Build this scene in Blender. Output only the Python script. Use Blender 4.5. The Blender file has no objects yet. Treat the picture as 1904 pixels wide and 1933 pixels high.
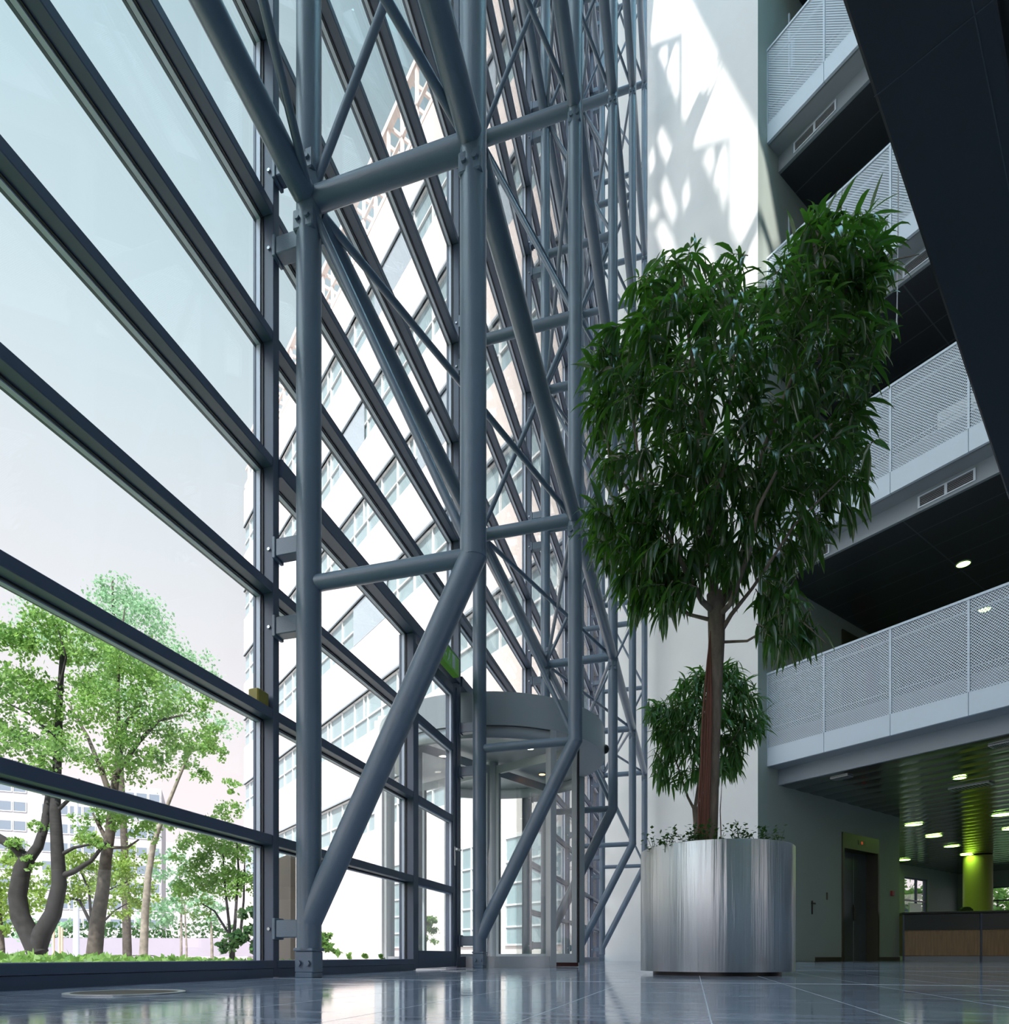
import bpy, math, random
import numpy as np
from mathutils import Vector, Matrix

random.seed(7)
S = bpy.context.scene
COL = S.collection
PI = math.pi
rad = math.radians

# ------------------------------------------------------------------ camera, sky, sun, exposure
F, CX, HZ, H = 1259.0, 952.0, 1805.0, 0.11          # focal length / centre / horizon of the view (px), eye height (m)
cam_d = bpy.data.cameras.new('camera')
cam_d.sensor_fit = 'HORIZONTAL'; cam_d.sensor_width = 36.0
cam_d.lens = F / 1904 * 36.0
cam_d.shift_x = 0.0
cam_d.shift_y = (HZ - 966.5) / 1904
cam_d.clip_start = 0.02; cam_d.clip_end = 600
cam = bpy.data.objects.new('camera', cam_d); COL.objects.link(cam)
cam.location = (0, 0, H); cam.rotation_euler = (rad(90), 0, 0)
S.camera = cam

SUN_DIR = Vector((-0.129, -0.630, 0.766)).normalized()   # towards the sun
SUN_STRENGTH = 10.0
SKY_STRENGTH = 1.0
EXPOSURE = 0.0
vs = S.view_settings
vs.view_transform = 'Standard'; vs.look = 'None'; vs.exposure = EXPOSURE; vs.gamma = 1.0; vs.use_curve_mapping = False

cy = S.cycles
cy.use_denoising = True
cy.use_adaptive_sampling = True; cy.adaptive_threshold = 0.02
cy.max_bounces = 7; cy.diffuse_bounces = 4; cy.glossy_bounces = 4; cy.transmission_bounces = 4
cy.transparent_max_bounces = 24
cy.sample_clamp_indirect = 6.0; cy.caustics_reflective = False; cy.caustics_refractive = False

world = bpy.data.worlds.new('sky'); S.world = world; world.use_nodes = True
def make_world():
    nt = world.node_tree; N = nt.nodes; L = nt.links; N.clear()
    out = N.new('ShaderNodeOutputWorld'); bg = N.new('ShaderNodeBackground')
    tc = N.new('ShaderNodeTexCoord'); sep = N.new('ShaderNodeSeparateXYZ')
    L.new(tc.outputs['Generated'], sep.inputs[0])
    ramp = N.new('ShaderNodeValToRGB'); cr = ramp.color_ramp
    cr.elements[0].position = 0.0; cr.elements[0].color = (1.26, 1.10, 1.13, 1)
    cr.elements[1].position = 1.0; cr.elements[1].color = (0.40, 0.60, 0.74, 1)
    for p, c in ((0.25, (1.16, 1.04, 1.07)), (0.46, (0.93, 0.95, 1.00)), (0.66, (0.72, 0.87, 0.94)), (0.82, (0.58, 0.79, 0.88))):
        e = cr.elements.new(p); e.color = c + (1,)
    L.new(sep.outputs['Z'], ramp.inputs['Fac'])
    noise = N.new('ShaderNodeTexNoise'); noise.inputs['Scale'].default_value = 2.2; noise.inputs['Detail'].default_value = 5
    L.new(tc.outputs['Generated'], noise.inputs['Vector'])
    cl = N.new('ShaderNodeMapRange'); cl.inputs[1].default_value = 0.5; cl.inputs[2].default_value = 0.75
    cl.inputs[3].default_value = 0.0; cl.inputs[4].default_value = 0.35
    L.new(noise.outputs['Fac'], cl.inputs[0])
    mix = N.new('ShaderNodeMix'); mix.data_type = 'RGBA'
    mix.inputs['B'].default_value = (0.93, 0.88, 0.90, 1)
    L.new(cl.outputs[0], mix.inputs['Factor']); L.new(ramp.outputs['Color'], mix.inputs['A'])
    # sky brightened around the sun, out of view, added to light the interior
    dot = N.new('ShaderNodeVectorMath'); dot.operation = 'DOT_PRODUCT'; dot.inputs[1].default_value = SUN_DIR
    L.new(tc.outputs['Generated'], dot.inputs[0])
    glow = N.new('ShaderNodeMapRange'); glow.inputs[1].default_value = 0.50; glow.inputs[2].default_value = 1.0
    glow.inputs[3].default_value = 1.0; glow.inputs[4].default_value = 6.0
    L.new(dot.outputs['Value'], glow.inputs[0])
    mul = N.new('ShaderNodeVectorMath'); mul.operation = 'SCALE'
    L.new(mix.outputs['Result'], mul.inputs[0]); L.new(glow.outputs[0], mul.inputs['Scale'])
    L.new(mul.outputs[0], bg.inputs['Color']); bg.inputs['Strength'].default_value = SKY_STRENGTH
    L.new(bg.outputs[0], out.inputs['Surface'])
make_world()

sun_d = bpy.data.lights.new('sun', 'SUN'); sun_d.energy = SUN_STRENGTH; sun_d.angle = rad(0.6); sun_d.color = (1.0, 0.93, 0.86)
sun = bpy.data.objects.new('sun', sun_d); COL.objects.link(sun)
sun.rotation_euler = (-SUN_DIR).to_track_quat('-Z', 'Y').to_euler(); sun.location = SUN_DIR * 80

# ------------------------------------------------------------------ frames of the place
def at(x, y, d):
    """world point seen at pixel (x, y) at depth d"""
    return Vector(((x - CX) / F * d, d, H + (HZ - y) / F * d))
AF = math.atan2(0.9617, 0.2740)               # facade direction
EF = Vector((math.cos(AF), math.sin(AF), 0)); NI = Vector((math.sin(AF), -math.cos(AF), 0))
P1 = Vector((-0.995, 3.394, 0))
def fw(q, s, z=0):  return P1 + EF * q + NI * s + Vector((0, 0, z))
AB = rad(36.07)                               # direction of the wall under the galleries
EU = Vector((math.cos(AB), math.sin(AB), 0)); EV = Vector((math.sin(AB), -math.cos(AB), 0))
CORNER = Vector((4.665, 12.287, 0))
def bw(u, v, z=0):  return CORNER + EU * u + EV * v + Vector((0, 0, z))

# ------------------------------------------------------------------ mesh builder
class MB:
    def __init__(self): self.v = []; self.f = []; self.m = []; self.sm = []
    def add(self, vs_, fs, mi=0, smooth=False):
        b = len(self.v); self.v += [tuple(p) for p in vs_]
        for f in fs: self.f.append(tuple(i + b for i in f)); self.m.append(mi); self.sm.append(smooth)
        return self
    def box(self, x0, x1, y0, y1, z0, z1, mi=0):
        x0, x1 = min(x0, x1), max(x0, x1); y0, y1 = min(y0, y1), max(y0, y1); z0, z1 = min(z0, z1), max(z0, z1)
        v = [(x0, y0, z0), (x1, y0, z0), (x1, y1, z0), (x0, y1, z0), (x0, y0, z1), (x1, y0, z1), (x1, y1, z1), (x0, y1, z1)]
        return self.add(v, [(0, 3, 2, 1), (4, 5, 6, 7), (0, 1, 5, 4), (1, 2, 6, 5), (2, 3, 7, 6), (3, 0, 4, 7)], mi)
    def bbox(self, x0, x1, y0, y1, z0, z1, b=0.004, mi=0):      # box with chamfered vertical and horizontal edges
        x0, x1 = min(x0, x1), max(x0, x1); y0, y1 = min(y0, y1), max(y0, y1); z0, z1 = min(z0, z1), max(z0, z1)
        r = []
        for z, i in ((z0, b), (z0 + b, 0), (z1 - b, 0), (z1, b)):
            c = b
            ring = [(x0 + i + c, y0 + i, z), (x1 - i - c, y0 + i, z), (x1 - i, y0 + i + c, z), (x1 - i, y1 - i - c, z),
                    (x1 - i - c, y1 - i, z), (x0 + i + c, y1 - i, z), (x0 + i, y1 - i - c, z), (x0 + i, y0 + i + c, z)]
            r += ring
        fs = [tuple(reversed(range(8))), tuple(range(24, 32))]
        for k in range(3):
            for j in range(8): fs.append((k * 8 + j, k * 8 + (j + 1) % 8, (k + 1) * 8 + (j + 1) % 8, (k + 1) * 8 + j))
        return self.add(r, fs, mi)
    def tube(self, pts, radii, n=16, cap=True, mi=0):
        pts = [Vector(p) for p in pts]
        if not isinstance(radii, (list, tuple)): radii = [radii] * len(pts)
        rings = []; up = None
        for i, p in enumerate(pts):
            if i == 0: t = (pts[1] - pts[0]).normalized()
            elif i == len(pts) - 1: t = (pts[-1] - pts[-2]).normalized()
            else: t = ((pts[i] - pts[i - 1]).normalized() + (pts[i + 1] - pts[i]).normalized()).normalized()
            if up is None: up = Vector((0, 0, 1)) if abs(t.z) < 0.9 else Vector((1, 0, 0))
            a = t.cross(up).normalized(); b_ = a.cross(t).normalized(); up = b_
            k = 1.0
            if 0 < i < len(pts) - 1:
                c = max(0.35, t.dot((pts[i] - pts[i - 1]).normalized())); k = 1.0 / c
            ring = []
            for j in range(n):
                w = 2 * PI * j / n
                o = a * math.cos(w) + b_ * math.sin(w)
                if k > 1.001:
                    nrm = ((pts[i + 1] - pts[i]).normalized() - (pts[i] - pts[i - 1]).normalized())
                    if nrm.length > 1e-6:
                        nrm.normalize(); o = o + nrm * o.dot(nrm) * (k - 1)
                ring.append(p + o * radii[i])
            rings += ring
        fs = []
        for i in range(len(pts) - 1):
            for j in range(n): fs.append((i * n + j, i * n + (j + 1) % n, (i + 1) * n + (j + 1) % n, (i + 1) * n + j))
        b0 = len(self.v)
        self.add(rings, fs, mi, True)
        if cap:
            self.add(rings[:n], [tuple(reversed(range(n)))], mi); self.add(rings[-n:], [tuple(range(n))], mi)
        return self
    def lathe(self, prof, n=48, a0=0.0, a1=2 * PI, c=(0, 0), mi=0, smooth=True, caps=False):
        full = abs(a1 - a0 - 2 * PI) < 1e-6; m = n if full else n + 1
        v = []
        for (r, z) in prof:
            for j in range(m):
                w = a0 + (a1 - a0) * j / n; v.append((c[0] + r * math.cos(w), c[1] + r * math.sin(w), z))
        fs = []
        for i in range(len(prof) - 1):
            for j in range(n): fs.append((i * m + j, i * m + (j + 1) % m, (i + 1) * m + (j + 1) % m, (i + 1) * m + j))
        return self.add(v, fs, mi, smooth)
    def disc(self, c, r, n=32, up=True, mi=0):
        v = [(c[0] + r * math.cos(2 * PI * j / n), c[1] + r * math.sin(2 * PI * j / n), c[2]) for j in range(n)]
        return self.add(v, [tuple(range(n)) if up else tuple(reversed(range(n)))], mi)
    def prism(self, poly, z0, z1, mi=0):
        n = len(poly); v = [(p[0], p[1], z0) for p in poly] + [(p[0], p[1], z1) for p in poly]
        return self.add(v, [tuple(reversed(range(n))), tuple(range(n, 2 * n))] + [(i, (i + 1) % n, n + (i + 1) % n, n + i) for i in range(n)], mi)
    def bolt(self, p, nrm, r=0.012, h=0.012):
        p = Vector(p); nrm = Vector(nrm).normalized()
        return self.tube([p, p + nrm * h], r, 6)
    def build(self, name, mats, parent=None, recenter=True):
        me = bpy.data.meshes.new(name)
        v = self.v; off = Vector((0, 0, 0))
        if parent is None and recenter and v:
            a = np.array(v); off = Vector(((a[:, 0].min() + a[:, 0].max()) / 2, (a[:, 1].min() + a[:, 1].max()) / 2, a[:, 2].min()))
            v = [tuple(r) for r in (a - np.array(off))]
        me.from_pydata(v, [], self.f)
        for m in (mats if isinstance(mats, (list, tuple)) else [mats]): me.materials.append(m)
        me.polygons.foreach_set('material_index', self.m)
        me.polygons.foreach_set('use_smooth', self.sm)
        me.update()
        o = bpy.data.objects.new(name, me); COL.objects.link(o); o.location = off
        if parent: o.parent = parent; o.location = (0, 0, 0)
        return o

def raw_mesh(name, verts, faces, mats, parent=None, smooth=False):
    me = bpy.data.meshes.new(name)
    me.from_pydata([tuple(p) for p in verts], [], [tuple(f) for f in faces])
    for m in (mats if isinstance(mats, (list, tuple)) else [mats]): me.materials.append(m)
    if smooth: me.polygons.foreach_set('use_smooth', [True] * len(me.polygons))
    me.update()
    o = bpy.data.objects.new(name, me); COL.objects.link(o)
    if parent: o.parent = parent
    return o

def empty(name, loc, rz=0.0):
    o = bpy.data.objects.new(name, None); COL.objects.link(o)
    o.empty_display_size = 0.2; o.location = loc; o.rotation_euler = (0, 0, rz); return o
def tag(o, label, cat, group=None, kind=None):
    o['label'] = label; o['category'] = cat
    if group: o['group'] = group
    if kind: o['kind'] = kind
    return o
def structure(o, label=None, cat=None):
    o['kind'] = 'structure'
    if label: o['label'] = label
    if cat: o['category'] = cat
    return o
def copy_tree(o, parent=None):
    c = o.copy(); COL.objects.link(c); c.parent = parent
    for ch in list(o.children): copy_tree(ch, c)
    return c

# ------------------------------------------------------------------ materials
def mat(name, col, rough=0.5, metal=0.0, spec=0.5, **kw):
    m = bpy.data.materials.new(name); m.use_nodes = True
    p = m.node_tree.nodes['Principled BSDF']
    p.inputs['Base Color'].default_value = (*col, 1); p.inputs['Roughness'].default_value = rough
    p.inputs['Metallic'].default_value = metal; p.inputs['Specular IOR Level'].default_value = spec
    for k, v in kw.items(): p.inputs[k].default_value = v
    return m
def noisy(m, scale=8, amt=0.15, detail=4, bump=0.0, bscale=None, stretch=None):
    nt = m.node_tree; N = nt.nodes; L = nt.links; p = N['Principled BSDF']
    tc = N.new('ShaderNodeTexCoord'); mp = N.new('ShaderNodeMapping'); L.new(tc.outputs['Object'], mp.inputs[0])
    if stretch: mp.inputs['Scale'].default_value = stretch
    n = N.new('ShaderNodeTexNoise'); n.inputs['Scale'].default_value = scale; n.inputs['Detail'].default_value = detail
    L.new(mp.outputs[0], n.inputs['Vector'])
    c = p.inputs['Base Color'].default_value[:3]
    r = N.new('ShaderNodeValToRGB'); r.color_ramp.elements[0].position = 0.3; r.color_ramp.elements[1].position = 0.7
    r.color_ramp.elements[0].color = (*[x * (1 - amt) for x in c], 1); r.color_ramp.elements[1].color = (*[min(1, x * (1 + amt)) for x in c], 1)
    L.new(n.outputs['Fac'], r.inputs[0]); L.new(r.outputs[0], p.inputs['Base Color'])
    if bump:
        n2 = N.new('ShaderNodeTexNoise'); n2.inputs['Scale'].default_value = bscale or scale * 4
        L.new(tc.outputs['Object'], n2.inputs['Vector'])
        b = N.new('ShaderNodeBump'); b.inputs['Strength'].default_value = bump; b.inputs['Distance'].default_value = 0.01
        L.new(n2.outputs['Fac'], b.inputs['Height']); L.new(b.outputs[0], p.inputs['Normal'])
    return m
def glass(name, tint=(0.97, 0.985, 0.985), k=1.0, ior=1.45):
    m = bpy.data.materials.new(name); m.use_nodes = True; nt = m.node_tree; N = nt.nodes; L = nt.links; N.clear()
    out = N.new('ShaderNodeOutputMaterial'); t = N.new('ShaderNodeBsdfTransparent'); g = N.new('ShaderNodeBsdfGlossy')
    g.inputs['Roughness'].default_value = 0.0; t.inputs['Color'].default_value = (*tint, 1)
    # Schlick reflectance, the same from both sides of the pane
    ge = N.new('ShaderNodeNewGeometry'); dt = N.new('ShaderNodeVectorMath'); dt.operation = 'DOT_PRODUCT'
    L.new(ge.outputs['Normal'], dt.inputs[0]); L.new(ge.outputs['Incoming'], dt.inputs[1])
    def mth(op, a, b=None):
        x = N.new('ShaderNodeMath'); x.operation = op
        for i, q in enumerate((a, b)):
            if q is None: continue
            if isinstance(q, (int, float)): x.inputs[i].default_value = q
            else: L.new(q, x.inputs[i])
        return x.outputs[0]
    f5 = mth('POWER', mth('SUBTRACT', 1.0, mth('ABSOLUTE', dt.outputs['Value'])), 5.0)
    mu = N.new('ShaderNodeMath'); mu.operation = 'MULTIPLY'; mu.inputs[1].default_value = k
    L.new(mth('ADD', mth('MULTIPLY', f5, 0.96), 0.035), mu.inputs[0])
    mx = N.new('ShaderNodeMixShader'); L.new(mu.outputs[0], mx.inputs[0]); L.new(t.outputs[0], mx.inputs[1]); L.new(g.outputs[0], mx.inputs[2])
    L.new(mx.outputs[0], out.inputs['Surface']); return m
def emit(name, col, s):
    m = bpy.data.materials.new(name); m.use_nodes = True; nt = m.node_tree; N = nt.nodes; L = nt.links; N.clear()
    out = N.new('ShaderNodeOutputMaterial'); e = N.new('ShaderNodeEmission'); e.inputs[0].default_value = (*col, 1); e.inputs[1].default_value = s
    L.new(e.outputs[0], out.inputs['Surface']); return m
def leaf_mat(name, c1, c2, trans, rough=0.35, tw=0.35, spec=0.5):
    m = bpy.data.materials.new(name); m.use_nodes = True; nt = m.node_tree; N = nt.nodes; L = nt.links
    p = N['Principled BSDF']; out = N['Material Output']
    tc = N.new('ShaderNodeTexCoord'); n = N.new('ShaderNodeTexNoise'); n.inputs['Scale'].default_value = 3.0; n.inputs['Detail'].default_value = 6
    L.new(tc.outputs['Object'], n.inputs['Vector'])
    r = N.new('ShaderNodeValToRGB'); r.color_ramp.elements[0].color = (*c1, 1); r.color_ramp.elements[1].color = (*c2, 1)
    r.color_ramp.elements[0].position = 0.35; r.color_ramp.elements[1].position = 0.65
    L.new(n.outputs['Fac'], r.inputs[0]); L.new(r.outputs[0], p.inputs['Base Color']); p.inputs['Roughness'].default_value = rough
    p.inputs['Specular IOR Level'].default_value = spec
    t = N.new('ShaderNodeBsdfTranslucent'); t.inputs['Color'].default_value = (*trans, 1)
    mx = N.new('ShaderNodeMixShader'); mx.inputs[0].default_value = tw
    L.new(p.outputs[0], mx.inputs[1]); L.new(t.outputs[0], mx.inputs[2]); L.new(mx.outputs[0], out.inputs['Surface']); return m

M = {}
M['steel'] = noisy(mat('painted_steel', (0.132, 0.180, 0.242), 0.30, 0.0, 0.5), 3, 0.06, bump=0.10, bscale=180)
M['frame'] = noisy(mat('frame_grey', (0.078, 0.102, 0.16), 0.42, 0.0, 0.5), 2, 0.06)
M['frame_dark'] = mat('gasket_dark', (0.02, 0.022, 0.026), 0.5)
M['bead'] = mat('bead_aluminium', (0.50, 0.55, 0.66), 0.45, 0.2)
M['joint'] = mat('joint_line', (0.055, 0.065, 0.08), 0.6)
M['bolt'] = mat('bolt_zinc', (0.42, 0.45, 0.48), 0.3, 0.8)
M['glass'] = glass('clear_glass')
M['glass_green'] = glass('green_tinted_glass', (0.80, 0.90, 0.86), 1.0)
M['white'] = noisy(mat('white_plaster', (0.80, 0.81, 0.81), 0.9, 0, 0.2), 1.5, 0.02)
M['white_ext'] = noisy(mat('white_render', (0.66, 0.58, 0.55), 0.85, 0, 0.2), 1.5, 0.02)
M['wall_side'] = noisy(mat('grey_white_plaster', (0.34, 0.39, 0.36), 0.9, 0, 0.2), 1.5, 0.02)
M['metal_white'] = mat('white_sheet_metal', (0.58, 0.67, 0.76), 0.4, 0.0, 0.5)
M['soffit'] = mat('grey_sheet_metal', (0.30, 0.33, 0.36), 0.45)
M['bulkhead'] = mat('bulkhead_metal', (0.26, 0.31, 0.35), 0.4); M['dark_glass'] = mat('dark_green_panel', (0.028, 0.033, 0.03), 0.3)
M['dark_soffit'] = mat('dark_panel', (0.024, 0.029, 0.038), 0.6)
M['alu'] = mat('light_aluminium', (0.50, 0.53, 0.56), 0.35, 0.5)
M['drum'] = mat('drum_grey', (0.36, 0.40, 0.43), 0.4, 0.15)
M['black'] = mat('black_plastic', (0.012, 0.012, 0.014), 0.4)
M['yellow'] = noisy(mat('olive_yellow_plastic', (0.26, 0.22, 0.03), 0.5), 20, 0.1)
M['red'] = mat('red_plastic', (0.30, 0.02, 0.02), 0.4); M['maroon'] = mat('maroon_brush', (0.05, 0.012, 0.012), 0.9)
M['wood'] = noisy(mat('maple_veneer', (0.36, 0.24, 0.13), 0.5), 4, 0.2, stretch=(8, 8, 0.6))
M['green_column'] = mat('lime_green_paint', (0.58, 0.52, 0.15), 0.6)
M['bark'] = noisy(mat('ficus_bark', (0.16, 0.13, 0.10), 0.8), 20, 0.35, bump=0.4, stretch=(1, 1, 0.3))
M['root'] = mat('aerial_root', (0.12, 0.045, 0.03), 0.8)
M['soil'] = noisy(mat('soil', (0.03, 0.022, 0.015), 0.95), 30, 0.4)
M['bark_out'] = noisy(mat('park_bark', (0.052, 0.044, 0.036), 0.9), 12, 0.5, bump=0.25, bscale=14)
M['bark_dark'] = noisy(mat('dark_bark', (0.013, 0.0125, 0.013), 0.9), 12, 0.5, bump=0.25, bscale=14)
M['bark_pale'] = noisy(mat('pale_bark', (0.17, 0.15, 0.125), 0.9), 10, 0.4)
M['ficus'] = leaf_mat('ficus_leaf', (0.008, 0.028, 0.010), (0.022, 0.056, 0.018), (0.12, 0.36, 0.03), 0.24, 0.32, 0.9)
M['ficus2'] = leaf_mat('ficus_leaf_pale', (0.03, 0.10, 0.028), (0.055, 0.15, 0.04), (0.14, 0.36, 0.05), 0.35, 0.35)
M['leaf_a'] = leaf_mat('park_leaf', (0.060, 0.16, 0.035), (0.17, 0.29, 0.075), (0.28, 0.48, 0.12), 0.5, 0.45, 0.3)
M['leaf_b'] = leaf_mat('blue_green_leaf', (0.12, 0.26, 0.13), (0.23, 0.38, 0.25), (0.36, 0.56, 0.34), 0.5, 0.45, 0.3)
M['leaf_c'] = leaf_mat('yellow_green_leaf', (0.09, 0.18, 0.03), (0.20, 0.28, 0.07), (0.30, 0.44, 0.09), 0.5, 0.42, 0.3)
M['leaf_d'] = leaf_mat('dark_shrub_leaf', (0.02, 0.065, 0.02), (0.05, 0.12, 0.035), (0.10, 0.22, 0.05), 0.5, 0.35, 0.3)
M['grass'] = noisy(mat('lawn', (0.07, 0.13, 0.04), 0.9), 4, 0.3)
M['paving'] = noisy(mat('pale_paving', (0.46, 0.42, 0.41), 0.9), 3, 0.08)
M['asphalt'] = noisy(mat('asphalt', (0.28, 0.28, 0.29), 0.9), 3, 0.08)
M['kerb'] = noisy(mat('lilac_grey_wall', (0.24, 0.215, 0.26), 0.9), 0.4, 0.06)
M['concrete'] = noisy(mat('far_concrete', (0.36, 0.35, 0.37), 0.9), 0.4, 0.06)
M['win_far'] = mat('far_window', (0.12, 0.15, 0.19), 0.3)
M['win_ext'] = mat('ribbon_glass', (0.24, 0.31, 0.33), 0.06, 0.0, 0.5)
M['win_frame'] = mat('white_window_frame', (0.62, 0.62, 0.62), 0.5)
M['louvre'] = noisy(mat('perforated_louvre', (0.30, 0.34, 0.38), 0.5), 60, 0.4)
M['brown'] = noisy(mat('brown_board', (0.028, 0.023, 0.019), 0.6), 3, 0.2)
M['rope'] = mat('rope', (0.36, 0.37, 0.40), 0.9)
M['lift'] = mat('lift_steel', (0.13, 0.155, 0.18), 0.35, 0.5)
M['lift_frame'] = mat('lift_frame', (0.085, 0.08, 0.06), 0.4, 0.4)
M['chair'] = mat('dark_upholstery', (0.02, 0.022, 0.025), 0.8)
M['lamp_green'] = emit('lamp_green', (0.50, 1.0, 0.15), 22)
M['lamp_small'] = emit('lamp_warm', (1.0, 0.9, 0.75), 12)
M['lamp_amber'] = emit('lamp_amber', (1.0, 0.45, 0.15), 8)
M['sign_green'] = mat('sign_green', (0.16, 0.42, 0.05), 0.4, **{'Emission Color': (0.2, 0.6, 0.05, 1), 'Emission Strength': 0.06})
M['sign_white'] = mat('sign_white', (0.8, 0.85, 0.8), 0.4)

def floor_material():
    m = bpy.data.materials.new('polished_stone'); m.use_nodes = True; nt = m.node_tree; N = nt.nodes; L = nt.links
    p = N['Principled BSDF']; p.inputs['Roughness'].default_value = 0.06; p.inputs['Specular IOR Level'].default_value = 0.4
    tc = N.new('ShaderNodeTexCoord')
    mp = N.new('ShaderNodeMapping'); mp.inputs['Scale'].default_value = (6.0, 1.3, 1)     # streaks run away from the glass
    L.new(tc.outputs['Object'], mp.inputs[0])
    n = N.new('ShaderNodeTexNoise'); n.inputs['Scale'].default_value = 2.5; n.inputs['Detail'].default_value = 9; n.inputs['Roughness'].default_value = 0.68
    n.inputs['Distortion'].default_value = 1.2
    L.new(mp.outputs[0], n.inputs['Vector'])
    r = N.new('ShaderNodeValToRGB'); e = r.color_ramp.elements
    e[0].position = 0.30; e[0].color = (0.19, 0.22, 0.295, 1); e[1].position = 0.72; e[1].color = (0.52, 0.58, 0.71, 1)
    k = e.new(0.5); k.color = (0.36, 0.41, 0.53, 1)
    L.new(n.outputs['Fac'], r.inputs[0])
    sep = N.new('ShaderNodeSeparateXYZ'); L.new(tc.outputs['Object'], sep.inputs[0])
    def joint(sock, period, off, w):
        a = N.new('ShaderNodeMath'); a.operation = 'ADD'; a.inputs[1].default_value = 1000 * period - off; L.new(sock, a.inputs[0])
        b = N.new('ShaderNodeMath'); b.operation = 'MODULO'; b.inputs[1].default_value = period; L.new(a.outputs[0], b.inputs[0])
        c = N.new('ShaderNodeMath'); c.operation = 'LESS_THAN'; c.inputs[1].default_value = w; L.new(b.outputs[0], c.inputs[0]); return c.outputs[0]
    j1 = joint(sep.outputs['X'], 2.7, -0.13, 0.03)
    j2 = joint(sep.outputs['Y'], 0.31, -1.915, 0.0028)
    mx = N.new('ShaderNodeMath'); mx.operation = 'MAXIMUM'; L.new(j1, mx.inputs[0]); L.new(j2, mx.inputs[1])
    mix = N.new('ShaderNodeMix'); mix.data_type = 'RGBA'; mix.inputs['B'].default_value = (0.62, 0.66, 0.74, 1)
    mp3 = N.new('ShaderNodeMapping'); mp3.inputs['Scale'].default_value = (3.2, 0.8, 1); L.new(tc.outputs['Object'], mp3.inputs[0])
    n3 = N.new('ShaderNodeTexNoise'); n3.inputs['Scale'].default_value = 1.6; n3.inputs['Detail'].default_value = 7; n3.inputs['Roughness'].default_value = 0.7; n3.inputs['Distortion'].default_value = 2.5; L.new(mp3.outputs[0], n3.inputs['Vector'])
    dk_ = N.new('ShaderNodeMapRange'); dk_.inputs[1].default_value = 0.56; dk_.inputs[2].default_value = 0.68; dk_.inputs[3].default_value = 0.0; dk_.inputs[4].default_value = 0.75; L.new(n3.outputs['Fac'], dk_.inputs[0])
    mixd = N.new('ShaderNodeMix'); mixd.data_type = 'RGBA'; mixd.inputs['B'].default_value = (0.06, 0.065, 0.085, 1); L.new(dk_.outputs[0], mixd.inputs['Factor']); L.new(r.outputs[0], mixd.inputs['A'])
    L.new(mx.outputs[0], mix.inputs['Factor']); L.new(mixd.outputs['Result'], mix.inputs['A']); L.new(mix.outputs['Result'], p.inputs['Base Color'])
    rr = N.new('ShaderNodeMapRange'); rr.inputs[1].default_value = 0.3; rr.inputs[2].default_value = 0.7; rr.inputs[3].default_value = 0.03; rr.inputs[4].default_value = 0.14
    L.new(n.outputs['Fac'], rr.inputs[0]); jr = N.new('ShaderNodeMath'); jr.operation = 'MULTIPLY_ADD'; jr.inputs[1].default_value = 0.6; L.new(mx.outputs[0], jr.inputs[0]); L.new(rr.outputs[0], jr.inputs[2]); L.new(jr.outputs[0], p.inputs['Roughness'])
    sl = N.new('ShaderNodeMapRange'); sl.inputs[1].default_value = 0.32; sl.inputs[2].default_value = 0.62; sl.inputs[3].default_value = 0.12; sl.inputs[4].default_value = 0.36
    L.new(n.outputs['Fac'], sl.inputs[0]); js = N.new('ShaderNodeMath'); js.operation = 'MULTIPLY_ADD'; js.inputs[1].default_value = -0.5; js.use_clamp = True; L.new(mx.outputs[0], js.inputs[0]); L.new(sl.outputs[0], js.inputs[2]); L.new(js.outputs[0], p.inputs['Specular IOR Level'])
    b = N.new('ShaderNodeBump'); b.inputs['Strength'].default_value = 0.03; b.inputs['Distance'].default_value = 0.002
    L.new(n.outputs['Fac'], b.inputs['Height']); L.new(b.outputs[0], p.inputs['Normal'])
    return m
M['floor'] = floor_material()
M['roof_fill'] = bpy.data.materials.new('translucent_roof'); M['roof_fill'].use_nodes = True  # lets diffuse light through the unseen roof, added to brighten the end wall
def _roof():
    nt = M['roof_fill'].node_tree; p = nt.nodes['Principled BSDF']; p.inputs['Base Color'].default_value = (0.7, 0.75, 0.78, 1); p.inputs['Roughness'].default_value = 0.6
    t = nt.nodes.new('ShaderNodeBsdfTranslucent'); t.inputs['Color'].default_value = (0.66, 0.88, 0.98, 1); mx = nt.nodes.new('ShaderNodeMixShader'); mx.inputs[0].default_value = 0.85
    nt.links.new(p.outputs[0], mx.inputs[1]); nt.links.new(t.outputs[0], mx.inputs[2]); nt.links.new(mx.outputs[0], nt.nodes['Material Output'].inputs['Surface'])
_roof()

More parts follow.
